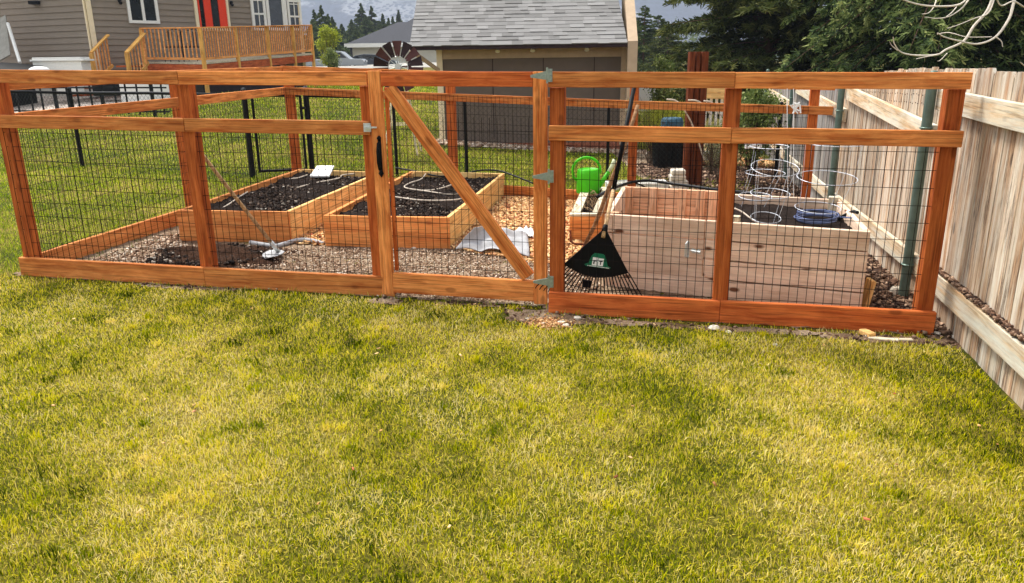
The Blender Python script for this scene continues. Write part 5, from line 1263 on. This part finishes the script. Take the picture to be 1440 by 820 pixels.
# ------------------------------------------------------------------ neighbour house and cars
nh=thing('neighbour_house','distant cream house with a dark grey hip roof behind the windmill','house',(at(560,90,86)[0],86,1.0))
zE=at(540,61,84)[2]; x0=at(492,61,86)[0]; x1=at(640,61,86)[0]; zg=g(x0,86)
mb=MB(); mb.box(((x0+x1)/2,92,(zE+zg)/2),(x1-x0,12,zE-zg)); mb.build('wall',m_cream,nh)
ridge0=at(560,31,92); ridge1=at(640,31,92); ex0=at(485,60,85)[0]; ex1=at(645,60,85)[0]; zr=ridge0[2]
rf=MB(); A_=[(ex0,85,zE),(ex1,85,zE),(ex1,99,zE),(ex0,99,zE),(ridge0[0],92,zr),(ridge1[0],92,zr)]
rf.add(A_+[(x,y,z-.25) for x,y,z in A_[:4]],[(0,1,5,4),(1,2,5),(2,3,4,5),(3,0,4),(0,6,7,1),(3,9,6,0),(6,9,8,7)]); rf.build('roof',m_roofdark,nh)
rf=MB(); a0=at(563,32,97);pk0=at(586,21,100);pk1=at(606,21,100); 
rf.add([(a0[0]-1,95,zr-1),(at(640,32,97)[0],95,zr-1),(at(640,21,100)[0],101,pk0[2]),(pk0[0],101,pk0[2]),(a0[0]-1,107,zr-1)],[(0,1,2,3),(0,3,4)]); rf.build('upper_roof',m_roofdark,nh)
mb=MB(); q0=Vector((at(565,33,86)[0],88,at(565,33,88)[2]));
mb.bar((x0-.4,84.9,zE-.15),(x1+.4,84.9,zE-.15),.1,.4); mb.build('fascia',m_white,nh)
mb=MB(); xd=at(494,70,85.5)[0]; mb.tube([(xd,85.5,zE),(xd,85.5,zg)],.12,6); mb.build('downspout',m_roofdark,nh)
def car(name,px,pyt,Y,L,h,paint,label,cat,pickup=False,flip=1):
    p=at(px,92,Y); z=g(p[0],Y); top=at(px,pyt,Y)[2]; z=top-h; c=Vector((p[0],Y,z)); t=thing(name,label,cat,(c.x,c.y,c.z))
    def prof(pts,w,m_,nm,dy=0,par=t):
        k=len(pts); mb=MB(); vs=[c+Vector((flip*x*L,-w/2+dy,zz_*h)) for x,zz_ in pts]+[c+Vector((flip*x*L,w/2+dy,zz_*h)) for x,zz_ in pts]
        mb.add(vs,[tuple(range(k)),tuple(range(2*k-1,k-1,-1))]+[(i,k+i,k+(i+1)%k,(i+1)%k) for i in range(k)]); return mb.build(nm,m_,par,bevel=.05,seg=2)
    if pickup:
        prof([(-.5,.28),(.5,.28),(.5,.52),(.47,.60),(.27,.62),(.14,.97),(.08,1),(-.10,1),(-.15,.95),(-.17,.62),(-.5,.60)],1.85,paint,'body')
        for sgn in(-1,1): prof([(-.14,.66),(.23,.66),(.13,.92),(-.12,.92)],.02,m_glass,'side_window',dy=sgn*.93)
    else:
        prof([(-.5,.25),(.5,.25),(.5,.5),(.46,.6),(.25,.68),(.10,.97),(-.15,1),(-.32,.93),(-.45,.68),(-.5,.6)],1.75,paint,'body')
        for sgn in(-1,1): prof([(-.40,.70),(.20,.70),(.09,.92),(-.15,.94),(-.30,.89)],.02,m_glass,'side_window',dy=sgn*.88)
    for x in(-.31,.31):
        for sgn in(-1,1):
            mb=MB(); q=c+Vector((x*L,sgn*.80,.34)); mb.tube([q-Vector((0,.12,0)),q+Vector((0,.12,0))],.36,18); w_=mb.build('wheel',m_tyre,t)
            mb=MB(); mb.tube([q+Vector((0,sgn*.115,0)),q+Vector((0,sgn*.135,0))],.2,14); mb.build('rim',m_galv,w_)
    for sgn in(-1,1):
        mb=MB(); mb.box(c+Vector((flip*L*.495,sgn*.7,h*.5)),(.08,.3,.16)); mb.build('headlight',m_whiteprint,t)
car('pickup_truck',472,72,72,5.4,1.75,m_carwhite,'silver pickup truck parked beyond the yellow green tree','pickup truck',True)
car('parked_car',525,76,76,4.6,1.5,m_carblack,'dark grey car parked behind the windmill','car')
# ------------------------------------------------------------------ pale bare tree branches (upper right)
bt_=thing('bare_tree','leafless pale barked tree whose thin curving branches hang in at upper right','tree',(8.6,8.2,g(8,8)))
mb=MB(); tb=Vector((8.6,8.2,g(8,8))); mb.tube([tb,tb+Vector((-.1,0,1.6)),tb+Vector((-.3,-.1,3.2)),tb+Vector((-.5,-.2,4.6))],[.14,.12,.09,.05],10); mb.build('trunk',m_whitebark,bt_,smooth=True)
hubp=tb+Vector((-.3,-.1,3.2))
def br_(pxs,r0,r1,Y0=7.4,Y1=7.0,start=None):
    pts=[Vector(at(a,b_,Y0+(Y1-Y0)*i/(len(pxs)-1))) for i,(a,b_) in enumerate(pxs)]
    P=[pts[0]*2-pts[1]]+pts+[pts[-1]*2-pts[-2]]; out=[]
    for i in range(1,len(P)-2):
        for k in range(5):
            t=k/5; a,b_,c,d_=P[i-1],P[i],P[i+1],P[i+2]; out.append(.5*((2*b_)+(c-a)*t+(2*a-5*b_+4*c-d_)*t*t+(3*b_-3*c+d_-a)*t**3))
    out.append(pts[-1])
    if start is not None: out=[start,start.lerp(out[0],.5)+Vector((0,0,.25))]+out
    m_=len(out); mb=MB(); mb.tube(out,[r0+(r1-r0)*i/(m_-1) for i in range(m_)],6,.5,False); mb.build('branch',m_whitebark,bt_,smooth=True)
br_([(1398,-8),(1388,16),(1370,36),(1355,58),(1330,70),(1318,77),(1290,78),(1268,74),(1258,62),(1256,52)],.015,.004,start=hubp)
br_([(1318,77),(1302,80),(1288,83)],.005,.003,7.1,7.1)
br_([(1262,71),(1254,64),(1251,58)],.005,.002,7.05,7.0)
br_([(1428,-8),(1424,10),(1418,28),(1400,52),(1375,62),(1350,58),(1328,52),(1318,46)],.015,.004,start=hubp)
br_([(1400,52),(1408,58),(1410,66)],.006,.004,7.2,7.2)
br_([(1365,-8),(1350,6),(1325,9),(1295,7),(1268,-1),(1255,-8)],.010,.005,start=hubp)
br_([(1362,0),(1352,12),(1335,23),(1318,26),(1300,24)],.007,.003)
br_([(1345,10),(1338,18),(1330,24)],.005,.003)
br_([(1318,-6),(1314,8),(1306,18),(1296,20)],.006,.003)
br_([(1400,-6),(1390,18),(1370,26),(1345,36),(1332,40)],.006,.003)
br_([(1440,10),(1425,2),(1408,8),(1400,-5)],.008,.005,start=hubp)
br_([(1440,92),(1434,87)],.006,.004)
br_([(1318,48),(1335,46),(1360,52),(1395,52)],.004,.003)
br_([(1332,75),(1322,85),(1318,86)],.004,.002)
# ------------------------------------------------------------------ mountain
m_mt,n,l,b=nt('mountain_forest')
tc=N(n,'ShaderNodeTexCoord'); v1=N(n,'ShaderNodeTexVoronoi',Scale=.16); l.new(tc.outputs['Object'],v1.inputs['Vector'])
n1=N(n,'ShaderNodeTexNoise',Scale=.006,Detail=6.0,Roughness=.6); l.new(tc.outputs['Object'],n1.inputs['Vector'])
rs=ramp(n,[(.54,(0,0,0,1)),(.58,(1,1,1,1))]); l.new(n1.outputs['Fac'],rs.inputs[0])
rv_=ramp(n,[(.4,(0,0,0,1)),(.5,(1,1,1,1))]); l.new(v1.outputs['Distance'],rv_.inputs[0])
mm=N(n,'ShaderNodeMath',operation='MULTIPLY'); l.new(rs.outputs[0],mm.inputs[0]); l.new(rv_.outputs[0],mm.inputs[1])
n2=N(n,'ShaderNodeTexNoise',Scale=.12,Detail=5.0,Roughness=.7); l.new(tc.outputs['Object'],n2.inputs['Vector'])
rf_=ramp(n,[(.42,S(14,20,32)),(.6,S(52,62,82))]); l.new(n2.outputs['Fac'],rf_.inputs[0])
l.new(mixc(n,l,mm.outputs[0],rf_.outputs[0],S(128,130,132)),b.inputs['Base Color']); b.inputs['Roughness'].default_value=1
X=np.linspace(-1900,1900,150); Y=np.linspace(900,2400,80)
XX,YY=np.meshgrid(X,Y)
def fb(x,y): 
    r=0;a=1
    for k in range(6): r=r+a*(np.sin(x*.0021*2**k+1.7*k+np.cos(y*.0017*2**k+k))*np.cos(y*.0026*2**k+.6*k)); a*=.5
    return r
ZZ=1+ (sm(900,2100,YY))*(520+60*fb(XX,YY)-sm(-200,300,XX)*130+ sm(300,1600,XX)*200)+2*fb(XX*9,YY*9)*sm(900,1000,YY)
v=np.stack([XX.ravel(),YY.ravel(),ZZ.ravel()],1); i,j=np.meshgrid(np.arange(149),np.arange(79)); a=(j*150+i).ravel()
o=npmesh('mountain',v,np.stack([a,a+1,a+151,a+150],1),m_mt,smooth=True); o['kind']='structure'
# distant tree line along the foot of the mountain
P=[];
xs_=rng.uniform(-260,320,900); ys_=rng.uniform(190,330,900); hh=rng.uniform(5,11,900); cs=[];ds=[];ts=[];Ls=[];Ws=[]
for x_,y_,h_ in zip(xs_,ys_,hh):
    k=34; f_=rng.uniform(0,1,k); a=rng.uniform(0,6.28,k); R=h_*.24*(1-f_); cs.append(np.stack([x_+np.cos(a)*R*.6,y_+np.sin(a)*R*.6,float(G(x_,y_))+h_*f_],1)); ds.append(np.stack([np.cos(a),np.sin(a),-.4+0*a],1)); ts.append(rng.uniform(0,.8,k)); Ls.append(R*.7+.5); Ws.append(R*.22+.18)
crown=crown_mesh('far_woodland',np.concatenate(cs),np.concatenate(ds),np.concatenate(Ls),np.concatenate(Ws),np.concatenate(ts),m_far,None); tag(crown,'far off conifer wood at the foot of the mountain',kind='stuff'); crown['category']='woodland'
# ------------------------------------------------------------------ haze
HAZE=True
if HAZE:
    mh=bpy.data.materials.new('haze_air'); mh.use_nodes=True; n=mh.node_tree.nodes; l=mh.node_tree.links
    n.remove(n['Principled BSDF']); pv=n.new('ShaderNodeVolumePrincipled'); pv.inputs['Color'].default_value=(.66,.76,.95,1); pv.inputs['Density'].default_value=.00055; pv.inputs['Anisotropy'].default_value=.2
    l.new(pv.outputs[0],n['Material Output'].inputs['Volume'])
    mb=MB(); mb.box((0,1150,400),(5200,2900,840)); o=mb.build('haze',mh); tag(o,kind='stuff'); o['label']='pale haze filling the far valley'; o['category']='haze'
# ------------------------------------------------------------------ light
SE=math.radians(58); SA_=math.radians(-40)   # sun azimuth: from +Y towards -X
sdir=Vector((math.sin(SA_)*math.cos(SE),math.cos(SA_)*math.cos(SE),math.sin(SE)))
sl=bpy.data.lights.new('sun','SUN'); sl.energy=1.5; sl.angle=math.radians(14); sl.color=(1,.95,.87)
so=bpy.data.objects.new('sun',sl); COL.objects.link(so); so.rotation_euler=sdir.to_track_quat('Z','Y').to_euler()
w=bpy.data.worlds.new('World'); sc.world=w; w.use_nodes=True; n=w.node_tree.nodes; l=w.node_tree.links
sk=n.new('ShaderNodeTexSky'); sk.sky_type='NISHITA'; sk.sun_disc=False; sk.sun_elevation=SE; sk.sun_rotation=SA_; sk.air_density=1; sk.dust_density=3; sk.ozone_density=1
hs_=n.new('ShaderNodeHueSaturation'); hs_.inputs['Saturation'].default_value=.15; l.new(sk.outputs[0],hs_.inputs['Color']); l.new(hs_.outputs[0],n['Background'].inputs['Color']); n['Background'].inputs['Strength'].default_value=.08
vs_=sc.view_settings; vs_.view_transform='Standard'; vs_.look='None'; vs_.gamma=1; vs_.exposure=2.28; vs_.use_curve_mapping=False
sc.cycles.use_denoising=True
sc.cycles.volume_bounces=0; sc.cycles.max_bounces=6; sc.cycles.diffuse_bounces=3; sc.cycles.volume_step_rate=5
